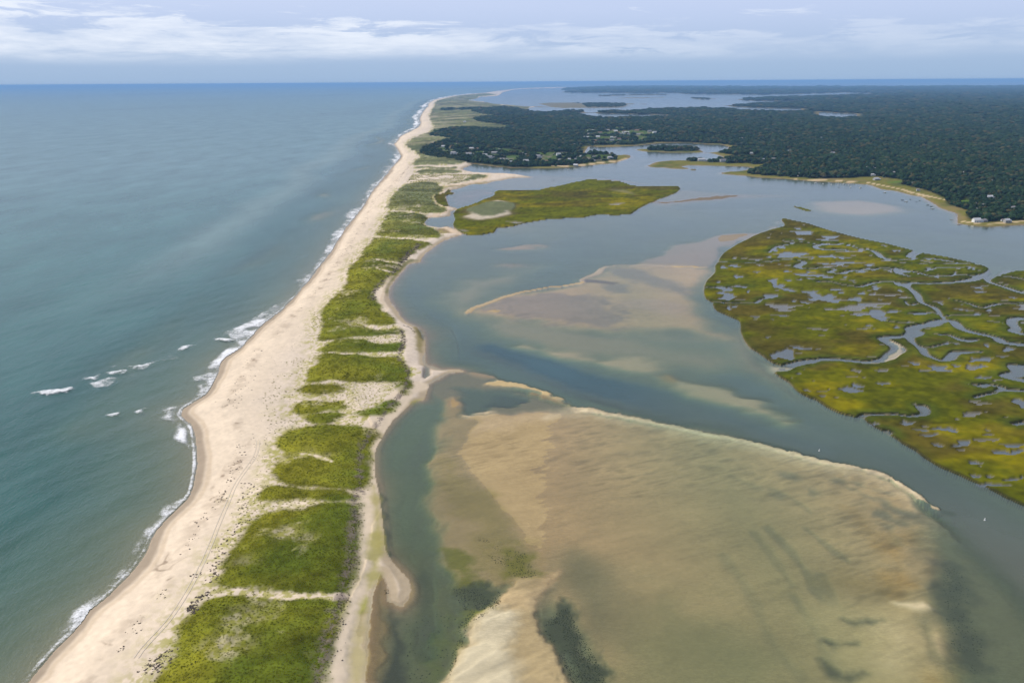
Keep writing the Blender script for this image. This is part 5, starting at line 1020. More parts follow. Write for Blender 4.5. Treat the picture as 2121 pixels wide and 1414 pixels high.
for P, kf in ((px(('U', [(1590, 365), (1650, 300), (1760, 260), (1880, 190), (1960, 130), (2121, 60), (2121, 100), (2000, 190), (1930, 250), (1880, 300), (1820, 370), (1740, 400), (1660, 330)])), .50),
              (px(('U', [(1380, 640), (1480, 620), (1560, 560), (1600, 560), (1540, 720), (1480, 770), (1440, 720)])), .42), (px(('U', [(640, 680), (800, 640), (1000, 612), (1000, 630), (860, 665), (800, 715), (680, 720)])), .56), (px(('U', [(900, 580), (1080, 540), (1300, 490), (1330, 500), (1150, 530), (1060, 590)])), .56),
              (px(('O', [(500, 500), (490, 440), (520, 400), (470, 350), (540, 300), (560, 260), (620, 240), (590, 200), (680, 150), (720, 120), (740, 150), (690, 200), (650, 260), (610, 320), (600, 370), (610, 430), (590, 480), (540, 520)])), .66),
              (px(('O', [(75, 708), (240, 705), (240, 745), (180, 730)])), .6), (px(('O', [(20, 640), (180, 636), (180, 646), (20, 650)])), .45), (px(('O', [(280, 590), (420, 560), (500, 500), (560, 470), (590, 480), (520, 520), (420, 575), (330, 620), (290, 625)])), .66),
              (px(('E', [(410, 960), (500, 950), (560, 880), (640, 770), (700, 640), (780, 540), (860, 440), (960, 370), (960, 395), (870, 505), (800, 605), (740, 700), (680, 795), (600, 895), (520, 1000), (440, 1000)])), .48),
              (px(('Y', [(120, 1400), (300, 1280), (400, 1150), (520, 1000), (480, 1080), (380, 1190), (270, 1310), (150, 1410)])), .5), (px(('Y', [(1000, 290), (1080, 280), (1180, 230), (1190, 255), (1090, 355), (990, 440), (920, 500), (1000, 400)])), .6), (px(('Y', [(820, 600), (900, 540), (880, 650), (780, 750), (660, 860), (560, 960), (600, 900), (720, 740), (800, 640)])), .5),
              (px(('Q', [(60, 410), (200, 370), (450, 330), (700, 305), (700, 318), (450, 350), (250, 385), (130, 430), (50, 480)])), .6)):
    fz = np.clip(D_ / 400, 1, 8)
    s_ = sdf(P, 60); foam = np.maximum(foam, np.where(s_ > -BIG / 2, smooth(-2.0 * fz, 2.0 * fz, s_), 0) * (kf + .22 * vfine + .1 * var))
foam = np.where(sea_side & (sb < 1.5), foam, 0)
foam = np.clip(foam, 0, 1)
ff = fany(foam > .16) & fany(sea_side) & fall(np.maximum(foam, .0) >= 0) & ~fany(sb > 4)
FZ = np.maximum(WZ, np.where(sb > -1.5, Z, -9)) + .10 + .12 * np.clip(foam, 0, 1)
grid_object('surf_foam', ff, FZ, MF, None, {'foam': foam}, kind='stuff')
print('ground objects', _t.time() - _t0)

# individual breakers: a low ridge of broken water with its own outline
BREAK = [
    (('U', [(205, 762), (300, 735), (420, 720), (540, 703), (548, 725), (500, 750), (400, 765), (300, 775)]), 'long white breaker farthest from the beach, alone at the left'),
    (('U', [(585, 645), (680, 632), (743, 603), (738, 635), (680, 668), (620, 660)]), 'bright white breaker leading a row of smaller ones off the point'),
    (('U', [(755, 607), (840, 590), (925, 578), (918, 605), (860, 617)]), 'thin whitecap just beach side of the bright leading breaker'),
    (('U', [(912, 567), (960, 550), (1088, 546), (1050, 570), (950, 577)]), 'flat spreading whitecap in the middle of the offshore row'),
    (('U', [(1288, 425), (1340, 408), (1430, 398), (1400, 420), (1310, 447)]), 'short slanting breaker offshore of the curving surf line'),
    (('U', [(1556, 355), (1640, 348), (1725, 365), (1660, 388), (1600, 372)]), 'pale breaker touching the surf where the shore bends'),
    (('U', [(978, 888), (1040, 862), (1078, 852), (1068, 882), (1040, 900), (1048, 922), (1000, 900)]), 'hooked breaker off the tip of the sand cusp'),
    (('U', [(740, 917), (830, 898), (880, 888), (885, 920), (820, 927)]), 'outer small breaker with a trailing tail off the sand cusp'),
    (('U', [(1222, 487), (1250, 474), (1284, 485), (1240, 494)]), 'little whitecap between the offshore row and the slanting breaker'),
    (('U', [(805, 570), (825, 552), (840, 550), (835, 568)]), 'tiny crest breaking just behind the leading breaker'),
    (('U', [(1010, 392), (1025, 384), (1042, 386), (1028, 396)]), 'lone speck of whitecap seaward of the offshore row'),
    (('U', [(1356, 812), (1400, 783), (1397, 800), (1365, 817)]), 'small curl breaking close beside the cusp of the beach'),
    (('E', [(370, 795), (430, 765), (535, 770), (480, 790), (420, 802)]), 'faint far whitecap, the upper of two beside the long beach'),
    (('E', [(478, 832), (510, 821), (527, 829), (500, 840)]), 'small far whitecap, the lower of two beside the long beach'),
]
def fill_poly(P, step, zf, name, mat, extra=None):
    lo, hi = P.min(0), P.max(0)
    nx = max(6, min(90, int((hi[0] - lo[0]) / step))); ny = max(6, min(90, int((hi[1] - lo[1]) / step)))
    xs = np.linspace(lo[0] - .5, hi[0] + .5, nx); ys = np.linspace(lo[1] - .5, hi[1] + .5, ny)
    X, Y = np.meshgrid(xs, ys); Xf, Yf = X.ravel(), Y.ravel()
    s = sdf(P, 3.0, False, Xf + .5 * fbm(Xf, Yf, 2, 2, 5), Yf + .5 * fbm(Xf, Yf, 2, 2, 6))
    ok = s > -.4
    i2 = np.arange(nx * ny).reshape(ny, nx); F = np.stack([i2[:-1, :-1], i2[:-1, 1:], i2[1:, 1:], i2[1:, :-1]], -1).reshape(-1, 4)
    F = F[ok[F].all(1)]
    used = np.unique(F); re = np.zeros(nx * ny, np.int32); re[used] = np.arange(len(used))
    zz = zf(Xf, Yf, s)
    c = np.array([Xf[used].mean(), Yf[used].mean()])
    me = mesh_np(name, KM * np.column_stack([Xf[used] - c[0], Yf[used] - c[1], zz[used]]), re[F], (mat,), True)
    at = me.attributes.new('foam', 'FLOAT', 'POINT'); at.data.foreach_set('value', np.clip(.27 + .17 * s[used] + .16 * fbm(Xf[used], Yf[used], 2.2, 3, 33)  , 0, .66).astype(np.float32))
    return me, c
for (crop, pts), lab in BREAK:
    P = smooth_poly(px((crop, pts), z=.3), True, 3)
    st = .5 if crop == 'U' else .8
    zb0 = swell(P[:, 0], P[:, 1], np.hypot(P[:, 0], P[:, 1])).max() if True else 0
    me, c = fill_poly(P, st, lambda x, y, s: np.maximum(swell(x, y, np.hypot(x, y)), -.1) + .14 + np.clip(s, 0, 1.6) * .28 + .10 * fbm(x, y, 1.2, 3, 9), 'breaking_wave', MF)
    if crop == 'E': me.attributes['foam'].data.foreach_set('value', np.full(len(me.vertices), .26, np.float32))
    put('breaking_wave', me, None, (c[0], c[1], 0), label=lab, category='wave', group='waves breaking off the beach')

# wheel ruts: two shallow pressed strips
rut = simple('pressed_sand', (.585, .50, .385), .9, .1, .05, 2)
P = smooth_poly(RUTS[0], False, 8)
for k_, off in enumerate((-.5, .5)):
    T_ = np.gradient(P, axis=0); T_ /= np.hypot(T_[:, 0], T_[:, 1])[:, None]; Nn = np.column_stack([-T_[:, 1], T_[:, 0]])
    A = P + Nn * (off - .11); B = P + Nn * (off + .11)
    za = lookup(ZG, A[:, 0], A[:, 1]) + .06; zb_ = lookup(ZG, B[:, 0], B[:, 1]) + .06
    zz = np.maximum(za, zb_)
    V = np.concatenate([np.column_stack([A, zz]), np.column_stack([B, zz])]); n_ = len(A)
    F = [(i, i + 1, n_ + i + 1, n_ + i) for i in range(n_ - 1)]
    put('tyre_track', mesh_np('tyre_track', KM * V, F, (rut,)), kind='structure')
# ------------------------------------------------------------------ instancing of uncountable things
def instancer(name, pts, rot, scl, idx, protos, **props):
    """one 'stuff' object whose points carry copies of the given meshes"""
    pc = bpy.data.collections.new(name + '_sources')
    for i, m in enumerate(protos):
        ob = bpy.data.objects.new('source_%s_%02d' % (name, i), m); pc.objects.link(ob)
    me = bpy.data.meshes.new(name); me.vertices.add(len(pts)); me.vertices.foreach_set('co', (KM * np.asarray(pts)).astype(np.float32).ravel())
    for nm, a in (('rotv', rot), ('sclv', scl)):
        at = me.attributes.new(nm, 'FLOAT_VECTOR', 'POINT'); at.data.foreach_set('vector', np.asarray(a, np.float32).ravel())
    at = me.attributes.new('pick', 'INT', 'POINT'); at.data.foreach_set('value', np.asarray(idx, np.int32))
    ob = put(name, me, kind='stuff', **props)
    g = bpy.data.node_groups.new(name, 'GeometryNodeTree')
    g.interface.new_socket('Geometry', in_out='INPUT', socket_type='NodeSocketGeometry')
    g.interface.new_socket('Geometry', in_out='OUTPUT', socket_type='NodeSocketGeometry')
    gi = g.nodes.new('NodeGroupInput'); go = g.nodes.new('NodeGroupOutput')
    ci = g.nodes.new('GeometryNodeCollectionInfo'); ci.inputs['Collection'].default_value = pc
    ci.inputs['Separate Children'].default_value = True; ci.inputs['Reset Children'].default_value = True
    ip = g.nodes.new('GeometryNodeInstanceOnPoints'); ip.inputs['Pick Instance'].default_value = True
    def na(nm, dt):
        n = g.nodes.new('GeometryNodeInputNamedAttribute'); n.data_type = dt; n.inputs[0].default_value = nm; return n.outputs[0]
    g.links.new(gi.outputs[0], ip.inputs['Points']); g.links.new(ci.outputs[0], ip.inputs['Instance'])
    g.links.new(na('pick', 'INT'), ip.inputs['Instance Index'])
    e2r = g.nodes.new('FunctionNodeEulerToRotation'); g.links.new(na('rotv', 'FLOAT_VECTOR'), e2r.inputs[0]); g.links.new(e2r.outputs[0], ip.inputs['Rotation'])
    g.links.new(na('sclv', 'FLOAT_VECTOR'), ip.inputs['Scale']); g.links.new(ip.outputs[0], go.inputs[0])
    md = ob.modifiers.new('scatter', 'NODES'); md.node_group = g
    return ob
def ico(sub):
    import bmesh
    bm = bmesh.new(); bmesh.ops.create_icosphere(bm, subdivisions=sub, radius=1.0)
    V = np.array([v.co[:] for v in bm.verts]); F = np.array([[v.index for v in f.verts] for f in bm.faces]); bm.free(); return V, F
ICO2 = ico(2); ICO3 = ico(3)
def crown_mesh(name, seed, lobes, leaves, R=4.2, H=7.0, mat=None):
    r = np.random.default_rng(seed); Vs, Fs = [], []; off = 0
    for i in range(lobes):
        V, F = ICO2
        a = r.uniform(0, 2 * math.pi); rad = r.uniform(.0, .62) * R * (0 if i == 0 else 1)
        cz = H * (.62 if i == 0 else r.uniform(.38, .78)); s = R * (r.uniform(.62, .8) if i == 0 else r.uniform(.30, .55))
        W_ = V * np.array([s, s, s * .78])
        W_ = W_ * (1 + .28 * fbm(V[:, 0] * 3 + seed, V[:, 1] * 3 + V[:, 2] * 4 + i, 1.0, 2, seed + i))[:, None]
        W_ = W_ + np.array([rad * math.cos(a), rad * math.sin(a), cz])
        Vs.append(W_); Fs.append(F + off); off += len(V)
    V = np.concatenate(Vs); F = np.concatenate(Fs)
    # ragged leaf clusters standing off the surface
    k = r.integers(0, len(V), leaves); P = V[k]; c = np.array([0, 0, H * .5]); n = P - c; n /= np.linalg.norm(n, axis=1)[:, None]
    P = P + n * r.uniform(0, .6, (leaves, 1)); u = r.normal(size=(leaves, 3)); u /= np.linalg.norm(u, axis=1)[:, None]; w = np.cross(u, n); s = r.uniform(.35, .8, (leaves, 1))
    L0 = np.stack([P - u * s, P + w * s * .8, P + u * s + n * .2], 1).reshape(-1, 3)
    LF = np.arange(leaves * 3).reshape(-1, 3) + off
    return mesh_np(name, np.concatenate([V, L0]), np.concatenate([F, LF]), (mat or M_LEAF,), False)
CROWNS = [crown_mesh('crown', 20 + i, 6 + i % 3, 150, 4.0 + .5 * (i % 3), 6.6 + .8 * (i % 4)) for i in range(7)]
def trunk_mesh():
    Vs, Fs = [], []
    ring = 7; lv = [(0, .34, 0, 0), (1.5, .24, .08, 0), (3.2, .18, .05, .1), (4.8, .08, .2, .1)]
    for (z, r_, ox, oy) in lv:
        for i in range(ring): a = 2 * math.pi * i / ring; Vs.append((ox + r_ * math.cos(a), oy + r_ * math.sin(a), z))
    for k in range(len(lv) - 1):
        for i in range(ring): j = (i + 1) % ring; Fs.append((k * ring + i, k * ring + j, (k + 1) * ring + j, (k + 1) * ring + i))
    for (bx, by) in ((1.3, .5), (-1.1, .8), (.2, -1.4)):
        o_ = len(Vs)
        for (z, px0, py0, r_) in ((2.6, 0, 0, .12), (4.3, bx, by, .05)):
            for i in range(4): a = math.pi / 2 * i; Vs.append((px0 + r_ * math.cos(a), py0 + r_ * math.sin(a), z))
        for i in range(4): j = (i + 1) % 4; Fs.append((o_ + i, o_ + j, o_ + 4 + j, o_ + 4 + i))
    return mesh_np('trunk', Vs, Fs, (M_BARK,))
TRUNK = trunk_mesh()

# ------------------------------------------------------------------ houses
HOUSES = [  # crop, x, y, width m, wall, roof, size class, label
 ('P', 1180, 810, 19, 'w', 'w', 2, 'big white flat-fronted house on the tip of the wooded point at the right'), ('P', 1330, 805, 11, 'g', 'g', 1, 'grey house joined to the hedge right beside the big white house on the point'),
 ('P', 1780, 815, 15, 'g', 'w', 2, 'pale-roofed house behind the sandy shore at the right edge'), ('P', 1690, 790, 6, 'w', 'g', 0, 'small white gable left of the pale-roofed shore house'),
 ('P', 1165, 590, 9, 'w', 'w', 1, 'small bright house up the slope behind the big white one'), ('P', 1150, 480, 10, 'w', 'g', 1, 'white-walled house beside the green lawn on the point'), ('P', 1310, 510, 14, 'g', 'g', 1, 'dark grey roofed house right of the house by the lawn'),
 ('P', 1440, 350, 17, 'w', 'w', 2, 'long pale house deep in the trees above the point'), ('P', 1770, 100, 12, 'g', 'g', 1, 'grey shingled house alone in the wood near the right edge'), ('P', 1915, 550, 11, 'g', 'g', 1, 'pale gabled house at the right edge above the shore house'), ('P', 1800, 620, 12, 'g', 'b', 1, 'brown-roofed house among trees right of the point'),
 ('P', 1445, 30, 14, 'w', 'g', 1, 'white cottage with a long grey roof high in the right wood'), ('P', 2060, 45, 8, 'w', 'g', 0, 'tiny white cottage at the extreme right among the trees'),
 ('V', 1825, 430, 8, 'w', 'g', 1, 'white boathouse standing alone above the sandy strip'), ('V', 1760, 350, 12, 'g', 'g', 1, 'grey house in the trees just left of the boathouse'), ('V', 1680, 245, 17, 'w', 'g', 2, 'white house with wide grey roofs up from the marsh meadow'), ('V', 1520, 215, 11, 'g', 'g', 1, 'dark roofed house between the meadow houses'),
 ('V', 1258, 240, 11, 'w', 'w', 1, 'brightest white house above the mooring shore'), ('V', 1220, 165, 26, 'g', 'g', 2, 'wide grey mansion above the brightest white house'), ('V', 1300, 297, 20, 'g', 'w', 1, 'low long house below the brightest white house by the meadow'),
 ('V', 340, 245, 19, 'w', 'g', 2, 'white shore house left of the moored boats'), ('V', 1870, 135, 11, 'g', 'g', 1, 'grey roofed house high in the wood above the boathouse'), ('V', 990, 65, 10, 'w', 'g', 1, 'white cottage in the middle of the wood'), ('V', 475, 90, 6, 'w', 'w', 0, 'tiny white gable in the wood above the mooring'), ('V', 65, 130, 7, 'w', 'g', 0, 'tiny cottage in the wood near the marsh arm'),
 ('B', 1723, 632, 13, 'w', 'w', 1, 'bright white house alone in the far right wood'), ('B', 1810, 600, 13, 'w', 'g', 1, 'pale double-gabled house in the far right wood'), ('B', 1720, 510, 9, 'w', 'g', 0, 'small white house high in the right wood'), ('B', 1480, 580, 13, 'g', 'g', 1, 'grey roofed house in the middle of the right wood'), ('B', 1835, 590, 9, 'w', 'g', 0, 'narrow white house beside the double-gabled one'),
 ('B', 920, 505, 15, 'g', 'g', 1, 'grey house in the central wood'), ('B', 640, 495, 24, 'g', 'w', 1, 'long pale roof in the wood behind the lagoon arm'), ('B', 410, 505, 9, 'w', 'w', 1, 'white house in the trees beside the narrow lagoon'), ('B', 230, 550, 22, 'w', 'g', 1, 'white house on the wooded marsh arm'), ('B', 95, 545, 20, 'w', 'w', 1, 'long white house at the tip of the wooded marsh arm'), ('B', 480, 543, 12, 'w', 'g', 0, 'small white house at the root of the marsh arm'), ('B', 550, 540, 12, 'w', 'g', 0, 'pale cottage inland of the marsh arm'),
 ('B', 275, 375, 24, 'w', 'w', 1, 'pale building on the bank above the far lagoon'), ('B', 345, 412, 14, 't', 'g', 0, 'tan house below the pale building on the bank'), ('B', 840, 410, 20, 'g', 'w', 0, 'pale roof in the distant central wood'), ('B', 1265, 303, 42, 'w', 'w', 1, 'long white block in the far wood, the largest there'), ('B', 1350, 312, 34, 'w', 'w', 0, 'low white block right of the long white block'), ('B', 1412, 314, 22, 'w', 'g', 0, 'small white block at the end of the far row'), ('B', 118, 280, 46, 'w', 'w', 0, 'lone flat white roof near the far inlet'),
 ('N', 410, 300, 12, 'w', 'w', 1, 'white house at the seaward end of the headland village'), ('N', 545, 312, 18, 't', 'b', 1, 'tan house with a brown roof near the dunes'), ('N', 825, 332, 15, 't', 'w', 1, 'peach-coloured house in the upper row of the headland'), ('N', 925, 332, 12, 't', 'b', 1, 'orange-brown house right of the peach-coloured one'), ('N', 560, 400, 18, 'w', 'g', 2, 'large white house nearest the dune plain'), ('N', 625, 265, 12, 'g', 'g', 0, 'grey cottage above the tan house'), ('N', 785, 410, 19, 'w', 'g', 1, 'white house with a long roof left of the shore row'), ('N', 1020, 390, 11, 'g', 'g', 1, 'grey gabled house behind the shore row'), ('N', 1020, 428, 15, 'w', 'w', 1, 'white-roofed house in the shore row'), ('N', 1088, 460, 17, 'w', 'g', 2, 'square white house closest to the lagoon corner'), ('N', 1160, 395, 20, 'g', 'g', 1, 'wide grey house above the square white one'), ('N', 1230, 345, 8, 'w', 'g', 0, 'small white gable above the middle of the headland'), ('N', 1275, 490, 14, 'w', 'g', 1, 'white twin-gabled house on the headland shore'), ('N', 1345, 485, 8, 'w', 'g', 0, 'small white house beside the twin-gabled one'), ('N', 1402, 522, 8, 'w', 'w', 1, 'narrow white A-shaped cottage near the headland shore'), ('N', 1560, 410, 16, 'g', 'g', 1, 'long grey house in the headland middle row'), ('N', 1625, 415, 9, 'w', 'g', 0, 'small white house at the end of the long grey one'), ('N', 1620, 520, 16, 'w', 'w', 2, 'white house with a lawn above the headland shore'), ('N', 1712, 524, 7, 't', 'w', 0, 'small yellow house beside the white one with a lawn'), ('N', 1800, 440, 14, 'w', 'g', 1, 'white house behind the brick-coloured one'), ('N', 1912, 520, 14, 't', 'b', 1, 'brick-coloured house on the headland shore'), ('N', 690, 185, 8, 'w', 'g', 0, 'small far house at the dune edge of the wood'), ('N', 1205, 160, 8, 'w', 'w', 0, 'tiny bright house in the headland wood'), ('N', 1050, 210, 12, 'g', 'g', 0, 'grey house in the upper headland wood'), ('N', 2060, 55, 12, 'w', 'w', 0, 'bright speck of a house beyond the headland wood'), ('Q', 1450, 728, 30, 'w', 'w', 1, 'large white house by the golden field'), ('Q', 585, 718, 14, 'w', 'w', 0, 'lone white hut on the far grassy plain'),
 ('M', 95, 590, 15, 'w', 'g', 1, 'white house left of centre in the village'), ('M', 400, 562, 14, 'w', 'w', 2, 'tall white house in the village centre'), ('M', 430, 640, 13, 'g', 'g', 1, 'grey house below the tall white one'), ('M', 560, 625, 9, 'w', 'w', 0, 'small white house in the village shore row'), ('M', 610, 590, 14, 'w', 'w', 1, 'white-roofed house above the village shore row'), ('M', 670, 635, 15, 'w', 'g', 1, 'white house with grey roof near the village beach'), ('M', 785, 615, 11, 'w', 'w', 1, 'bright white gable in the shore row toward the sandy tip'), ('M', 880, 640, 14, 'g', 'g', 1, 'grey house in the shore row toward the sandy tip'), ('M', 930, 600, 13, 'g', 'g', 1, 'dark shingled house behind the shore row near the tip'), ('M', 1150, 605, 13, 'g', 'w', 1, 'white flat-roofed house nearest the sandy tip'), ('M', 730, 580, 7, 'w', 'w', 0, 'tiny white house above the bright gable'), ('M', 655, 708, 13, 'g', 'w', 0, 'low boathouse right on the village beach'), ('M', 625, 470, 11, 'g', 'w', 0, 'pale roof in the wood behind the village'), ('M', 645, 415, 15, 'w', 'g', 0, 'white house in the wood short of the inlet'), ('M', 200, 662, 12, 't', 'b', 0, 'small brick-coloured house at the left of the shore row')]
VB = [(850, 215, 'w'), (905, 210, 'g'), (860, 265, 'g'), (1010, 240, 'g'), (1120, 205, 'g'), (1240, 218, 'w'), (1275, 240, 't'), (1360, 232, 'w'), (1430, 266, 'w'), (1400, 243, 'w'), (1550, 215, 't'), (1490, 290, 'w'), (1500, 332, 'w'), (1460, 342, 'g'), (1260, 308, 'g'), (1290, 332, 'w'), (1270, 385, 'g'), (1350, 290, 'g'), (1050, 375, 't'), (930, 358, 't'), (1735, 222, 'g'), (2030, 162, 'w'), (1410, 88, 'w'), (365, 197, 'w'), (620, 230, 'w'), (470, 255, 'g'), (1180, 350, 'g'), (1700, 330, 'g'), (1330, 262, 'w'), (980, 300, 'g'), (1570, 265, 'g'), (1540, 310, 'w'), (900, 390, 'g'), (1180, 262, 'g')]
HOUSES += [('M', 810, 312, 24, 'w', 'w', 1, 'long white house at the left of the second village'), ('M', 1830, 242, 34, 'w', 'w', 1, 'large pale building at the right of the second village'), ('M', 1180, 308, 12, 'w', 'w', 1, 'bright white gable in the middle of the second village')]
HOUSES += [('M', x, y, 15 + (i * 7) % 8, w_, 'gwgb'[i % 4] if w_ != 't' else 'b', 0, None) for i, (x, y, w_) in enumerate(VB)]
WM = {'w': M_WHITE, 'g': M_GREYW, 't': M_TANW}; RM = {'w': M_ROOFW, 'g': M_ROOFG, 'b': M_ROOFB}
def box(V, F, x0, x1, y0, y1, z0, z1):
    o_ = len(V); V += [(x0, y0, z0), (x1, y0, z0), (x1, y1, z0), (x0, y1, z0), (x0, y0, z1), (x1, y0, z1), (x1, y1, z1), (x0, y1, z1)]
    F += [(o_, o_ + 3, o_ + 2, o_ + 1), (o_ + 4, o_ + 5, o_ + 6, o_ + 7), (o_, o_ + 1, o_ + 5, o_ + 4), (o_ + 1, o_ + 2, o_ + 6, o_ + 5), (o_ + 2, o_ + 3, o_ + 7, o_ + 6), (o_ + 3, o_, o_ + 4, o_ + 7)]
def gable(V, F, x0, x1, y0, y1, z0, z1, th=.25, ov=.5):
    ym = (y0 + y1) / 2; a = ov
    sl = (z1 - z0) / (ym - y0)
    for sgn in (-1, 1):
        ye = (y0 - a) if sgn < 0 else (y1 + a); ze = z0 - a * sl
        o_ = len(V); V += [(x0 - a, ye, ze), (x1 + a, ye, ze), (x1 + a, ym, z1), (x0 - a, ym, z1), (x0 - a, ye, ze + th), (x1 + a, ye, ze + th), (x1 + a, ym, z1 + th), (x0 - a, ym, z1 + th)]
        F += [(o_, o_ + 3, o_ + 2, o_ + 1), (o_ + 4, o_ + 5, o_ + 6, o_ + 7), (o_, o_ + 1, o_ + 5, o_ + 4), (o_ + 1, o_ + 2, o_ + 6, o_ + 5), (o_ + 3, o_, o_ + 4, o_ + 7)]
def wallmesh(w, d, h, rh, mat, wing):
    V, F = [], []
    box(V, F, -w / 2, w / 2, -d / 2, d / 2, -1.5, h)
    o_ = len(V)
    V += [(-w / 2, -d / 2, h), (-w / 2, d / 2, h), (-w / 2, 0, h + rh - .1), (w / 2, -d / 2, h), (w / 2, d / 2, h), (w / 2, 0, h + rh - .1)]
    T = [(o_, o_ + 1, o_ + 2, o_ + 2), (o_ + 3, o_ + 5, o_ + 4, o_ + 4)]
    if wing:
        box(V, F, w / 2 + .003, w / 2 + w * .45, -d * .36, d * .36, -1.5, h * .6)
    me = bpy.data.meshes.new('wall'); me.from_pydata(V, [], F + [tuple(dict.fromkeys(q)) for q in T]); me.materials.append(mat); return me
def roofmesh(w, d, h, rh, mat, wing):
    V, F = [], []; gable(V, F, -w / 2, w / 2, -d / 2, d / 2, h, h + rh)
    if wing: gable(V, F, w / 2 + .55, w / 2 + w * .45, -d * .36, d * .36, h * .6, h * .6 + rh * .6, .22, .35)
    me = bpy.data.meshes.new('roof'); me.from_pydata(V, [], F); me.materials.append(mat); return me
def boxmesh(name, w, d, h, mat, z0=0):
    V, F = [], []; box(V, F, -w / 2, w / 2, -d / 2, d / 2, z0, z0 + h)
    me = bpy.data.meshes.new(name); me.from_pydata(V, [], F); me.materials.append(mat); return me
WIN = boxmesh('window', 1.3, .12, 1.5, M_GLASS); DOOR = boxmesh('door', 1.1, .12, 2.1, M_DARK); CHIM = boxmesh('chimney', .9, .9, 2.4, M_BRICK); FRM = boxmesh('frame', 1.6, .08, 1.8, M_WHITE)
wcache = {}
HPOS = []
rh_ = random.Random(5)
for crop, x, y, w, wc, rc, sz, lab in HOUSES:
    zg0 = 3.0
    for _ in range(3):
        q = px((crop, [(x, y)]), z=zg0 + 2.5)[0]; zg0 = float(lookup(ZG, q[:1], q[1:])[0])
    w *= .66 if crop in 'PV' else 1.0
    h = (3.4, 4.4, 5.6)[sz] * (.85 if crop in 'PV' else 1.1); d = min(w * .62, 10); rh = d * .36
    w = min(w, 44); wing = sz > 0
    rz = rh_.uniform(-.45, .45)
    grp = 'houses in the headland village' if crop in 'N' or (crop == 'M' and y > 400) else ('houses in the second village' if crop == 'M' else 'houses in the woods by the estuary')
    root = put('house', None, None, (q[0], q[1], zg0), rz, category='house', group=grp if lab else 'small houses crowded in the second village', label=lab or 'small house crowded among others and trees in the second village')
    key = (round(w), h, wc, rc, wing)
    if key not in wcache: wcache[key] = (wallmesh(w, d, h, rh, WM[wc], wing), roofmesh(w, d, h, rh, RM[rc], wing))
    put('wall', wcache[key][0], root); rf = put('roof', wcache[key][1], root)
    if sz > 0 or w < 20: put('chimney', CHIM, rf, (w * .22, .6, h + rh - 1.5))
    if lab:
        nwin = 4 if w > 13 else 3
        for i in range(nwin):
            wx = (-w / 2 + (i + .5) * w / nwin)
            if i == nwin // 2: put('door', DOOR, root, (wx, -d / 2 - .05, .2)); continue
            wn = put('window', WIN, root, (wx, -d / 2 - .07, 1.0)); 
            if sz == 2: put('frame', FRM, wn, (0, .04, -.15))
            if h > 5: put('window', WIN, root, (wx, -d / 2 - .07, 3.7))
    HPOS.append((q[0], q[1], w / KM))
HP = np.array(HPOS)
NEARH = ['big white house on the point', 'grey house joined to the hedge', 'pale-roofed shore house', 'small white gable', 'bright house up the slope', 'white-walled house by the lawn', 'dark-roofed house by the lawn', 'long pale house', 'grey shingled house', 'gabled house at the right edge', 'brown-roofed house', 'cottage with the long grey roof', 'tiny cottage at the extreme right', 'white boathouse', 'grey house left of the boathouse', 'white house with wide grey roofs', 'dark roofed meadow house', 'brightest white house', 'wide grey mansion', 'low long meadow house', 'white shore house']
NPV = len(NEARH)

# ------------------------------------------------------------------ boats and buoys
def hull_mesh(mat, L_=7.0, B_=2.4, Hh_=1.0, deck=True):
    n = 9; V, F = [], []
    for i in range(n):
        t_ = i / (n - 1); x = -L_ / 2 + L_ * t_
        hw = B_ / 2 * (1 - max(0, (t_ - .45) / .55) ** 2.2) * (.82 + .18 * min(1, t_ * 3)); sh = Hh_ * (.78 + .45 * t_ * t_)
        V += [(x, -hw, sh), (x, -hw * .78, .05), (x, 0, -.35), (x, hw * .78, .05), (x, hw, sh), (x, 0, sh - .12 if deck else .2)]
    for i in range(n - 1):
        a, b = i * 6, (i + 1) * 6
        for k in range(4): F.append((a + k, b + k, b + k + 1, a + k + 1))
        F.append((a + 4, b + 4, b + 5, a + 5)); F.append((a + 5, b + 5, b, a))
    F.append((0, 1, 2, 3, 4, 5)); me = bpy.data.meshes.new('hull'); me.from_pydata(V, [], F); me.materials.append(mat); return me
def tube(name, r, h, mat, n=6):
    V = [(r * k * math.cos(2 * math.pi * i / n), r * k * math.sin(2 * math.pi * i / n), z) for z, k in ((0, 1), (h, .6)) for i in range(n)]
    F = [(i, (i + 1) % n, n + (i + 1) % n, n + i) for i in range(n)] + [tuple(range(n, 2 * n))]
    me = bpy.data.meshes.new(name); me.from_pydata(V, [], F); me.materials.append(mat); return me
HULLW = hull_mesh(M_WHITE); HULLD = hull_mesh(M_DARK, 5.4, 2.0, .8); HULLS = hull_mesh(M_WHITE, 5.0, 1.9, .75, False)
CAB = boxmesh('cabin', 2.2, 1.5, 1.1, M_WHITE); WS = boxmesh('windscreen', .15, 1.4, .6, M_GLASS); MAST = tube('mast', .10, 8.5, M_WHITE); OUTB = boxmesh('outboard_motor', .5, .45, 1.0, M_DARK); BOOM = boxmesh('boom', 3.0, .3, .3, M_BLUE); THW = boxmesh('thwart', .35, 1.6, .08, M_WOOD)
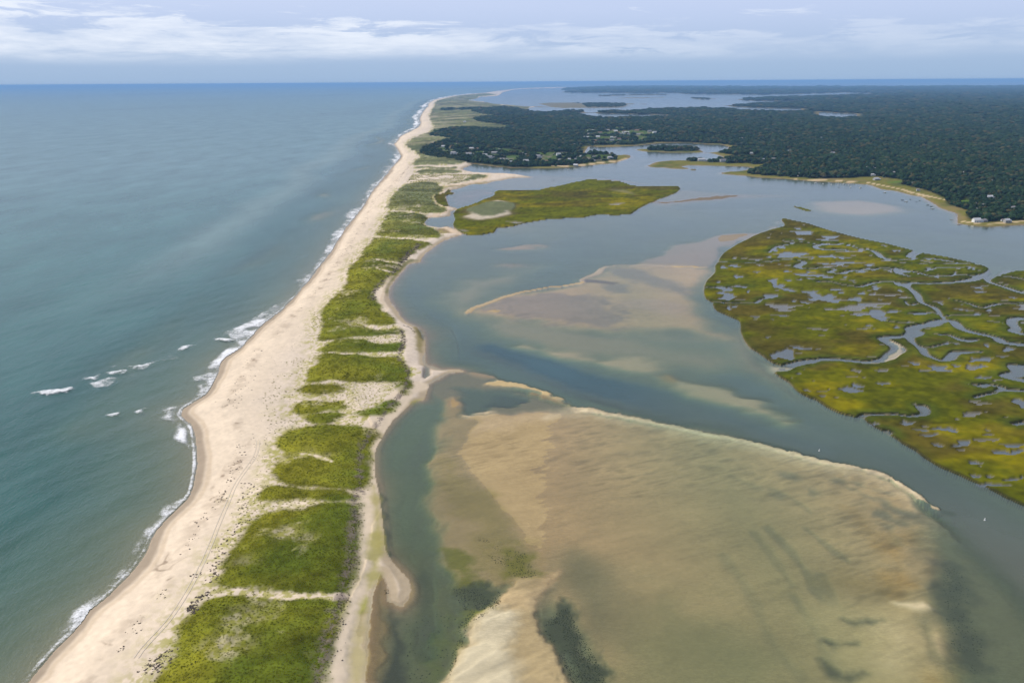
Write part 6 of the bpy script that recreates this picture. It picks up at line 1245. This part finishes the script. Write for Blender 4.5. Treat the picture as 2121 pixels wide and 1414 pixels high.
BOATS = [('V', 543, 358, 's', 'white yacht with bare mast, leftmost of the moored boats off the wooded shore'), ('V', 635, 368, 'm', 'small pale motorboat second from the left on the mooring'), ('V', 737, 382, 'm', 'white motorboat third from the left on the mooring'), ('V', 825, 379, 's', 'white yacht in the middle of the mooring'), ('V', 898, 371, 's', 'white yacht moored closest to the sandy strip'), ('V', 962, 379, 'm', 'small motorboat between two yachts off the sandy strip'), ('V', 980, 409, 's', 'white yacht moored farther out than its neighbours'), ('V', 1105, 416, 's', 'pale yacht, rightmost of the moored row'), ('V', 845, 415, 'd', 'tiny dinghy afloat behind the moored row'),
 ('V', 1413, 476, 'm', 'white motorboat alone off the marsh meadow'), ('V', 1678, 590, 'm', 'white motorboat off the boathouse shore'), ('V', 1632, 570, 'k', 'dark boat outermost off the boathouse shore'), ('V', 1730, 563, 'k', 'dark boat near the jetty below the boathouse'), ('V', 1810, 594, 'k', 'dark boat off the sandy strip, nearer than the jetty boat'), ('V', 1850, 577, 'k', 'dark boat closest under the sandy strip'), ('P', 210, 522, 'k', 'black dinghy left of the pair off the green marsh edge'), ('P', 280, 549, 'k', 'black dinghy right of the pair off the green marsh edge'), ('P', 300, 595, 'm', 'white motorboat just below the two black dinghies'), ('P', 680, 812, 'd', 'small pale boat off the marshy corner of the point'), ('P', 1380, 995, 'k', 'low dark boat out from the sandy shore of the point'),
 ('X', 2100, 305, 'k', 'lone dark boat in the channel above the grassy marsh island'), ('M', 545, 790, 'm', 'white motorboat anchored off the headland village'), ('M', 845, 760, 'd', 'small dinghy off the headland beach')]
for crop, x, y, k, lab in BOATS:
    q = px((crop, [(x, y)]), z=.3)[0]; rz = rh_.uniform(-.9, .9) + .4
    root = put('boat' if k != 's' else 'sailing_yacht', None, None, (q[0], q[1], 0.05), rz, category='boat', label=lab, group='boats moored on the estuary')
    if k == 's': put('hull', HULLW, root); c = put('cabin', CAB, root, (-.2, 0, .7)); put('windscreen', WS, c, (1.13, 0, .35)); put('mast', MAST, root, (.6, 0, .8)); put('boom', BOOM, root, (-1.1, 0, 2.3))
    elif k == 'm': put('hull', HULLW, root); c = put('cabin', CAB, root, (.5, 0, .75)); put('windscreen', WS, c, (1.13, 0, .35)); put('outboard_motor', OUTB, root, (-3.7, 0, .2))
    elif k == 'k': put('hull', HULLD, root); put('thwart', THW, root, (0, 0, .78)); put('outboard_motor', OUTB, root, (-2.9, 0, .1))
    else: put('hull', HULLS, root); put('thwart', THW, root, (0, 0, .6)); put('outboard_motor', OUTB, root, (-2.7, 0, .1))
def buoy(x, y, lab):
    q = px(('full', [(x, y)]), z=.3)[0]
    root = put('channel_buoy', None, None, (q[0], q[1], 0), 0, category='buoy', label=lab, group='buoys in the channel')
    n = 10; V, F = [], []
    prof = [(.30, -.3), (.52, 0), (.5, .35), (.2, .6), (.12, 1.2)]
    for r_, z in prof:
        for i in range(n): V.append((r_ * math.cos(2 * math.pi * i / n), r_ * math.sin(2 * math.pi * i / n), z))
    for a in range(len(prof) - 1):
        for i in range(n): F.append((a * n + i, a * n + (i + 1) % n, (a + 1) * n + (i + 1) % n, (a + 1) * n + i))
    F.append(tuple(range((len(prof) - 1) * n, len(prof) * n)))
    me = bpy.data.meshes.new('float'); me.from_pydata(V, [], F); me.materials.append(M_WHITE)
    put('float', me, root); put('top_mark', boxmesh('top_mark', .3, .3, .35, M_WHITE, 0), root, (0, 0, 1.21))
buoy(1697, 932, 'white buoy in the dark channel beside the bright rim of the sand flat'); buoy(2040, 1075, 'white buoy in the channel at the right, below the marsh corner')
# jetty under the boathouse and one at the corner of the point
for crop, (x0, y0), (x1, y1), lab in (('V', (1775, 478), (1755, 505), 'short wooden jetty with a float below the white boathouse'), ('P', (880, 893), (800, 900), 'low wooden jetty running out from the corner of the wooded point')):
    a = px((crop, [(x0, y0)]), z=.9)[0]; b = px((crop, [(x1, y1)]), z=.9)[0]; v = b - a; ln = float(np.hypot(*v)); ang = math.atan2(v[1], v[0])
    root = put('jetty', None, None, (a[0], a[1], 0), ang, label=lab, category='jetty')
    nb = max(4, int(ln / 1.2)); PL = boxmesh('plank', 1.1, 1.8, .1, M_WOOD); PO = tube('post', .14, 2.6, M_WOOD)
    for i in range(nb): put('plank', PL, root, (i * 1.2 + .6, 0, .85))
    for i in range(0, nb, 3):
        for s_ in (-1, 1): put('post', PO, root, (i * 1.2 + .4, s_ * 1.06, -1.3))
    put('float', boxmesh('float', 4, 3, .7, M_WOOD if crop == 'P' else M_WHITE, -.1), root, (nb * 1.2 + 2.05, 0, .05))

# ------------------------------------------------------------------ trees
def scatter_band(d0, d1, sp, ulim=1500):
    hw = (ulim / FPX) * d1 * 1.06
    xs = np.arange(-hw if d0 > 4000 else -hw * .25, hw, sp); ys = np.arange(d0 * .6, d1, sp)
    X, Y = np.meshgrid(xs, ys); X = X.ravel() + RNG.uniform(-.48, .48, X.size) * sp; Y = Y.ravel() + RNG.uniform(-.48, .48, Y.size) * sp
    D = np.hypot(X, Y); ok = (D >= d0) & (D < d1) & (np.abs(X) < Y * 1.02)
    X, Y = X[ok], Y[ok]
    ok = lookup(TREEABLE, X, Y); X, Y = X[ok], Y[ok]
    return X, Y
TX, TY, TS = [], [], []
d = 400.0
while d < 26000:
    d2 = d * 1.18; sp = max(3.1, .0034 * d)
    X, Y = scatter_band(d, d2, sp)
    TX.append(X); TY.append(Y); TS.append(np.full(len(X), sp / 3.3))
    d = d2
TX = np.concatenate(TX); TY = np.concatenate(TY); TS = np.concatenate(TS)
# clearings round houses, deeper on the side towards the open water
ok = np.ones(len(TX), bool)
for (hx, hy, w) in HP:
    dx_ = TX - hx; dy_ = TY - hy
    ok &= ~((np.abs(dx_) < w * .5 + 2) & (dy_ > -9 - w * .3) & (dy_ < w * .35 + 2))
# glades: thin the wood in the village
vill = inside(TX, TY, VILL[0]) | inside(TX, TY, VILL[1])
gl = fbm(TX, TY, 28, 3, 120) ; ok &= ~(vill & (gl > -.08))
ok &= ~((fbm(TX, TY, 34, 4, 121) > .62) & (TY < 7000))
TX, TY, TS = TX[ok], TY[ok], TS[ok]
TZ = lookup(ZG, TX, TY)
sz = RNG.uniform(.45, 1.0, len(TX)) ** 1.6 * 1.75 * (1 + .35 * fbm(TX, TY, 60, 4, 122))
# low scrub close to the shore and the dunes
low = 1 - .45 * np.exp(-np.maximum(lookup(sn.reshape(NR, NC), TX, TY), 0) / 14.0); sz = sz * low
scrub = inside(TX, TY, px(('Q', [(-100, 1000), (200, 1000), (300, 1120), (500, 1230), (700, 1300), (300, 1300), (-100, 1240)]))); sz = np.where(scrub, sz * .55, sz)
order = np.argsort(np.hypot(TX, TY)); TX, TY, TS, TZ, sz = (a[order] for a in (TX, TY, TS, TZ, sz))
infr = np.abs(TX) < (1060 / FPX) * (TY * math.cos(PITCH) + CAMZ * math.sin(PITCH)) * 1.0
near = np.zeros(len(TX), bool); near[np.nonzero(infr)[0][:300]] = True
ci = RNG.integers(0, len(CROWNS), len(TX)); tr_ = RNG.uniform(0, 6.28, len(TX))
for i in np.nonzero(near)[0]:
    big = sz[i] * TS[i]
    k_ = int(np.argmin(np.hypot(HP[:NPV, 0] - TX[i], HP[:NPV, 1] - TY[i]))); side = 'before' if TY[i] < HP[k_, 1] else 'behind'
    edge_ = lookup(sn.reshape(NR, NC), TX[i:i + 1], TY[i:i + 1])[0] < 16
    lab = 'leafy green tree %s, %s the %s' % ('at the wood edge' if edge_ else 'inside the wood', side, NEARH[k_])
    root = put('oak_tree', None, None, (TX[i], TY[i], TZ[i] - .2), tr_[i], category='tree', label=lab, group='trees %s the %s' % (side, NEARH[k_]))
    root.scale = (big, big, big * .95)
    put('trunk', TRUNK, root); put('crown', CROWNS[ci[i]], root)
f_ = ~near
wx = sz[f_] * TS[f_]; hz = sz[f_] * np.minimum(TS[f_], 1 + .22 * (TS[f_] - 1))
instancer('woodland', np.column_stack([TX[f_], TY[f_], TZ[f_] - .3]), np.column_stack([0 * wx, 0 * wx, tr_[f_]]), np.column_stack([wx, wx, hz]), ci[f_], CROWNS)
print('trees', len(TX), near.sum(), _t.time() - _t0)

# ------------------------------------------------------------------ beach grass, wrack, eelgrass
def tuft_mesh(name, seed, blades, rad, hgt, mat, lean=.5, wdt=.045):
    r = np.random.default_rng(seed); V, F = [], []
    for i in range(blades):
        a = r.uniform(0, 2 * math.pi); rr = rad * math.sqrt(r.uniform(0, 1)) * .6; x, y = rr * math.cos(a), rr * math.sin(a)
        b = a + r.normal() * .7; l_ = hgt * r.uniform(.6, 1.1); le = lean * r.uniform(.3, 1.2) * l_; w_ = wdt * r.uniform(.7, 1.6)
        px_, py_ = -math.sin(b) * w_, math.cos(b) * w_; o_ = len(V)
        V += [(x - px_, y - py_, 0), (x + px_, y + py_, 0), (x + le * .4 * math.cos(b) + px_ * .7, y + le * .4 * math.sin(b) + py_ * .7, l_ * .65), (x + le * .4 * math.cos(b) - px_ * .7, y + le * .4 * math.sin(b) - py_ * .7, l_ * .65), (x + le * math.cos(b), y + le * math.sin(b), l_)]
        F += [(o_, o_ + 1, o_ + 2), (o_, o_ + 2, o_ + 3), (o_ + 3, o_ + 2, o_ + 4)]
    return mesh_np(name, V, F, (mat,))
TUFTS = [tuft_mesh('tuft', 40 + i, 30, .80, .50, M_GRASS, 1.2, .08) for i in range(4)]
PTUFTS = [tuft_mesh('tuft', 50 + i, 16, .40, .24, M_PALEG, 1.5, .06) for i in range(3)]
WGf = (wg2.reshape(NR, NC)); LMf = (landmask.reshape(NR, NC)); 
PX_, PY_, PS_ = [], [], []
for d0, d1, sp in ((120, 260, .5), (260, 420, .8), (420, 700, 1.4), (700, 1100, 2.4)):
    xs = np.arange(-.35 * d1 - 20, .15 * d1 + 20, sp); ys = np.arange(d0 * .8, d1, sp)
    X, Y = np.meshgrid(xs, ys); X = X.ravel() + RNG.uniform(-.5, .5, X.size) * sp; Y = Y.ravel() + RNG.uniform(-.5, .5, Y.size) * sp
    D = np.hypot(X, Y); ok = (D >= d0) & (D < d1); X, Y = X[ok], Y[ok]
    pr = lookup(WGf, X, Y) * lookup(LMf, X, Y); ok = RNG.uniform(0, 1, len(X)) < (pr * .95 - .1) * (.30 + .38 * smooth(420, 160, np.hypot(X, Y))); PX_.append(X[ok]); PY_.append(Y[ok]); PS_.append(np.full(ok.sum(), sp / .74))
X = np.concatenate(PX_); Y = np.concatenate(PY_); S = np.concatenate(PS_) * RNG.uniform(.7, 1.2, len(X)); n_ = len(X)
instancer('dune_grass', np.column_stack([X, Y, lookup(ZG, X, Y) - .05]), np.column_stack([0 * X, 0 * X, RNG.uniform(0, 6.28, n_)]), np.column_stack([S, S, np.minimum(S, 1 + .3 * (S - 1)) * .8]), RNG.integers(0, 4, n_), TUFTS)
print('grass', n_, _t.time() - _t0)
QX, QY = [], []
for P, dens in TUFTY:
    lo, hi = P.min(0), P.max(0); sp = 1.6 / math.sqrt(dens)
    X, Y = np.meshgrid(np.arange(lo[0], hi[0], sp), np.arange(lo[1], hi[1], sp)); X = X.ravel() + RNG.uniform(-.5, .5, X.size) * sp; Y = Y.ravel() + RNG.uniform(-.5, .5, Y.size) * sp
    ok = inside(X, Y, P) & (lookup(ZG, X, Y) > .8) & (lookup(LMf, X, Y)) & (lookup(WGf, X, Y) < .5) & (fbm(X, Y, 14, 3, 130) > -.25 + .45 * (dens < .7)) & (np.hypot(X, Y) < 1100)
    ok &= lookup((dr > 5.5).reshape(NR, NC), X, Y)
    QX.append(X[ok]); QY.append(Y[ok])
X = np.concatenate(QX); Y = np.concatenate(QY); n_ = len(X); S = RNG.uniform(.8, 2.2, n_) * np.clip(np.hypot(X, Y) / 280, 1, 2.2)
instancer('sparse_beach_grass', np.column_stack([X, Y, lookup(ZG, X, Y) - .03]), np.column_stack([0 * X, 0 * X, RNG.uniform(0, 6.28, n_)]), np.column_stack([S, S, S * .8]), RNG.integers(0, 3, n_), PTUFTS)
print('sparse', n_)
def clump_mesh(name, seed, mat, flat=.35, spikes=26):
    r = np.random.default_rng(seed); V, F = ICO2
    W_ = V * np.array([1, .65, flat]) * (1 + .5 * fbm(V[:, 0] * 2 + seed, V[:, 1] * 2 + V[:, 2] * 3, 1.0, 2, seed))[:, None]
    k = r.integers(0, len(V), spikes); P = W_[k]; n = V[k]; u = r.normal(size=(spikes, 3)) * .12
    L0 = np.stack([P - u, P + u, P + n * np.array([.7, .7, .25])], 1).reshape(-1, 3)
    return mesh_np(name, np.concatenate([W_, L0]), np.concatenate([F, np.arange(spikes * 3).reshape(-1, 3) + len(V)]), (mat,))
WRK = [clump_mesh('wrack_clump', 60 + i, M_WRACK, .25) for i in range(4)]; EEL = [clump_mesh('eelgrass_clump', 70 + i, M_EEL, .4) for i in range(4)]
def along(P, n, spread, clus=.0):
    seg = np.hypot(*(P[1:] - P[:-1]).T); cum = np.concatenate([[0], np.cumsum(seg)]); s = RNG.uniform(0, cum[-1], n)
    x = np.interp(s, cum, P[:, 0]); y = np.interp(s, cum, P[:, 1]); return x + RNG.normal(0, spread, n), y + RNG.normal(0, spread, n)
WPX, WPY, WPS = [], [], []
DARKL = [(px(('J2', [(730, 0), (720, 100), (690, 180), (680, 280), (620, 340), (590, 400), (540, 440), (490, 480)]), z=1.7), 190, 1.2, .32), (px(('J2', [(550, 500), (500, 560), (490, 640), (460, 700), (430, 720)]), z=1.7), 110, 1.0, .3), (px(('J2', [(440, 780), (380, 820), (340, 860), (340, 930), (330, 880), (280, 905)]), z=1.7), 170, .45, .36),
         (px(('J2', [(330, 650), (370, 660), (385, 640)]), z=1.7), 16, .4, .36), (px(('J2', [(180, 1190), (140, 1240), (60, 1250), (90, 1320), (0, 1370)]), z=1.7), 70, 1.2, .3), (px(('Y', [(1080, 1210), (1020, 1270), (960, 1300), (900, 1340), (1010, 1320)]), z=1.7), 70, .8, .32), (px(('Y', [(1010, 820), (1030, 850), (1000, 870)]), z=1.7), 16, .6, .3), (px(('Y', [(890, 1000), (860, 1060), (830, 1110), (860, 1080)]), z=1.7), 26, .8, .3), (px(('Y', [(790, 1180), (740, 1220)]), z=1.7), 16, .3, .3),
         (px(('Y', [(1400, 230), (1375, 280), (1240, 400), (1230, 440), (1180, 590)]), z=1.7), 60, .9, .3), (px(('T', [(600, 1340), (640, 1200), (600, 1050), (620, 900), (780, 860), (640, 850), (600, 700), (700, 600), (720, 480), (800, 330), (900, 250), (960, 180), (1000, 130)]), z=1.7), 300, 4.2, .13), (px(('T', [(600, 1380), (620, 1250), (640, 1150), (610, 950), (640, 900), (800, 865)]), z=1.7), 200, 2.2, .22),
         (px(('T', [(310, 1390), (330, 1340), (440, 1160), (470, 1010)]), z=1.7), 110, 1.1, .32), (px(('T', [(400, 780), (470, 640), (560, 400), (590, 390)]), z=1.6), 90, 2.4, .25), (BE, 420, .7, .24), (BE2, 330, .9, .22), (BE3, 300, 1.4, .42), (BE4, 120, .5, .4), (px(('K', [(100, 20), (120, 130), (90, 250), (60, 400), (20, 600), (-20, 800), (-60, 1000)]), z=1.3), 240, 1.2, .22),
         (px(('G', [(220, 590), (240, 640), (230, 700), (220, 800), (205, 850)]), z=1), 120, .5, .35), (px(('G', [(245, 545), (290, 560), (350, 600), (365, 640)]), z=1), 50, .5, .3), (px(('E', [(1395, 10), (1290, 120), (1180, 240), (1060, 330), (980, 480), (900, 640), (780, 800), (640, 1010), (480, 1190)]), z=1.5), 240, 2.2, .20)]
for P, n_, sp, s_ in DARKL:
    n_ = int(n_ * .7); x, y = along(P, n_, sp); WPX.append(x); WPY.append(y); WPS.append(RNG.uniform(.5, 1.6, n_) ** 1.5 * s_ * np.clip(np.hypot(x, y) / 260, 1, 2.2))
X, Y, S = (np.concatenate(a) for a in (WPX, WPY, WPS)); z_ = lookup(ZG, X, Y); ok = z_ > .5; X, Y, S, z_ = X[ok], Y[ok], S[ok], z_[ok]; n_ = len(X)
instancer('seaweed_wrack', np.column_stack([X, Y, z_]), np.column_stack([0 * X, 0 * X, RNG.uniform(0, 6.28, n_)]), np.column_stack([S, S, S]), RNG.integers(0, 4, n_), WRK)
EP = [(px(('K', [(1500, 680), (1560, 600), (1680, 540), (1760, 700), (1850, 850), (1930, 980), (1960, 1110), (2050, 1500), (1800, 1500), (1715, 1110), (1640, 920), (1555, 780)])), .42, 1.0), (px(('K', [(840, 405), (1080, 400), (1200, 430), (1190, 540), (1050, 600), (930, 560), (880, 480)])), .45, .9), (px(('K', [(1210, 130), (1360, 150), (1450, 270), (1455, 320), (1380, 340), (1230, 330), (1120, 200), (1000, 20), (1100, 60)])), .6, .6),
      (px(('K', [(845, 800), (880, 680), (940, 590), (1060, 570), (1180, 550), (1060, 640), (960, 680), (920, 800), (860, 980), (800, 1110)])), .5, .75), (px(('Lc', [(1470, 580), (1530, 570), (1620, 620), (1680, 800), (1700, 1000), (1760, 1080), (1790, 1300), (1700, 1330), (1620, 1280), (1540, 1150), (1510, 980), (1490, 800)])), .75, .85), (px(('K', [(500, 650), (700, 560), (860, 620), (820, 850), (720, 1110), (500, 1110)])), 1.1, .5), (px(('K', [(340, 430), (370, 420), (380, 540), (350, 540)])), .4, .8)]
EX, EY = [], []
for P, sp, dn in EP:
    lo, hi = P.min(0), P.max(0)
    X, Y = np.meshgrid(np.arange(lo[0], hi[0], sp), np.arange(lo[1], hi[1], sp)); X = X.ravel() + RNG.uniform(-.5, .5, X.size) * sp; Y = Y.ravel() + RNG.uniform(-.5, .5, Y.size) * sp
    ok = inside(X, Y, P) & (fbm(X, Y, 3.5, 3, 140) > .25 - .7 * dn + .5 * (1 - dn)); EX.append(X[ok]); EY.append(Y[ok])
X, Y = np.concatenate(EX), np.concatenate(EY); n_ = len(X); S = RNG.uniform(.10, .34, n_)
instancer('eelgrass', np.column_stack([X, Y, lookup(ZG, X, Y)]), np.column_stack([0 * X, 0 * X, RNG.uniform(0, 6.28, n_)]), np.column_stack([S * 1.2, S, S]), RNG.integers(0, 4, n_), EEL)
print('wrack, eelgrass', n_, _t.time() - _t0)

# ------------------------------------------------------------------ haze
me = mesh_np('haze', [(KM * x, KM * y, KM * z) for z in (-16, 124.0) for x, y in ((-90000, -2500), (90000, -2500), (90000, 95000), (-90000, 95000))], [(0, 3, 2, 1), (4, 5, 6, 7), (0, 1, 5, 4), (1, 2, 6, 5), (2, 3, 7, 6), (3, 0, 4, 7)])
m = bpy.data.materials.new('haze_air'); m.use_nodes = True; t = m.node_tree; t.nodes.clear(); o = t.nodes.new('ShaderNodeOutputMaterial'); v = t.nodes.new('ShaderNodeVolumePrincipled')
v.inputs['Color'].default_value = (.33, .60, .98, 1); v.inputs['Density'].default_value = HAZE_D; v.inputs['Anisotropy'].default_value = 0.0
t.links.new(v.outputs[0], o.inputs['Volume']); me.materials.append(m)
put('haze', me, kind='stuff')
print('done', _t.time() - _t0)
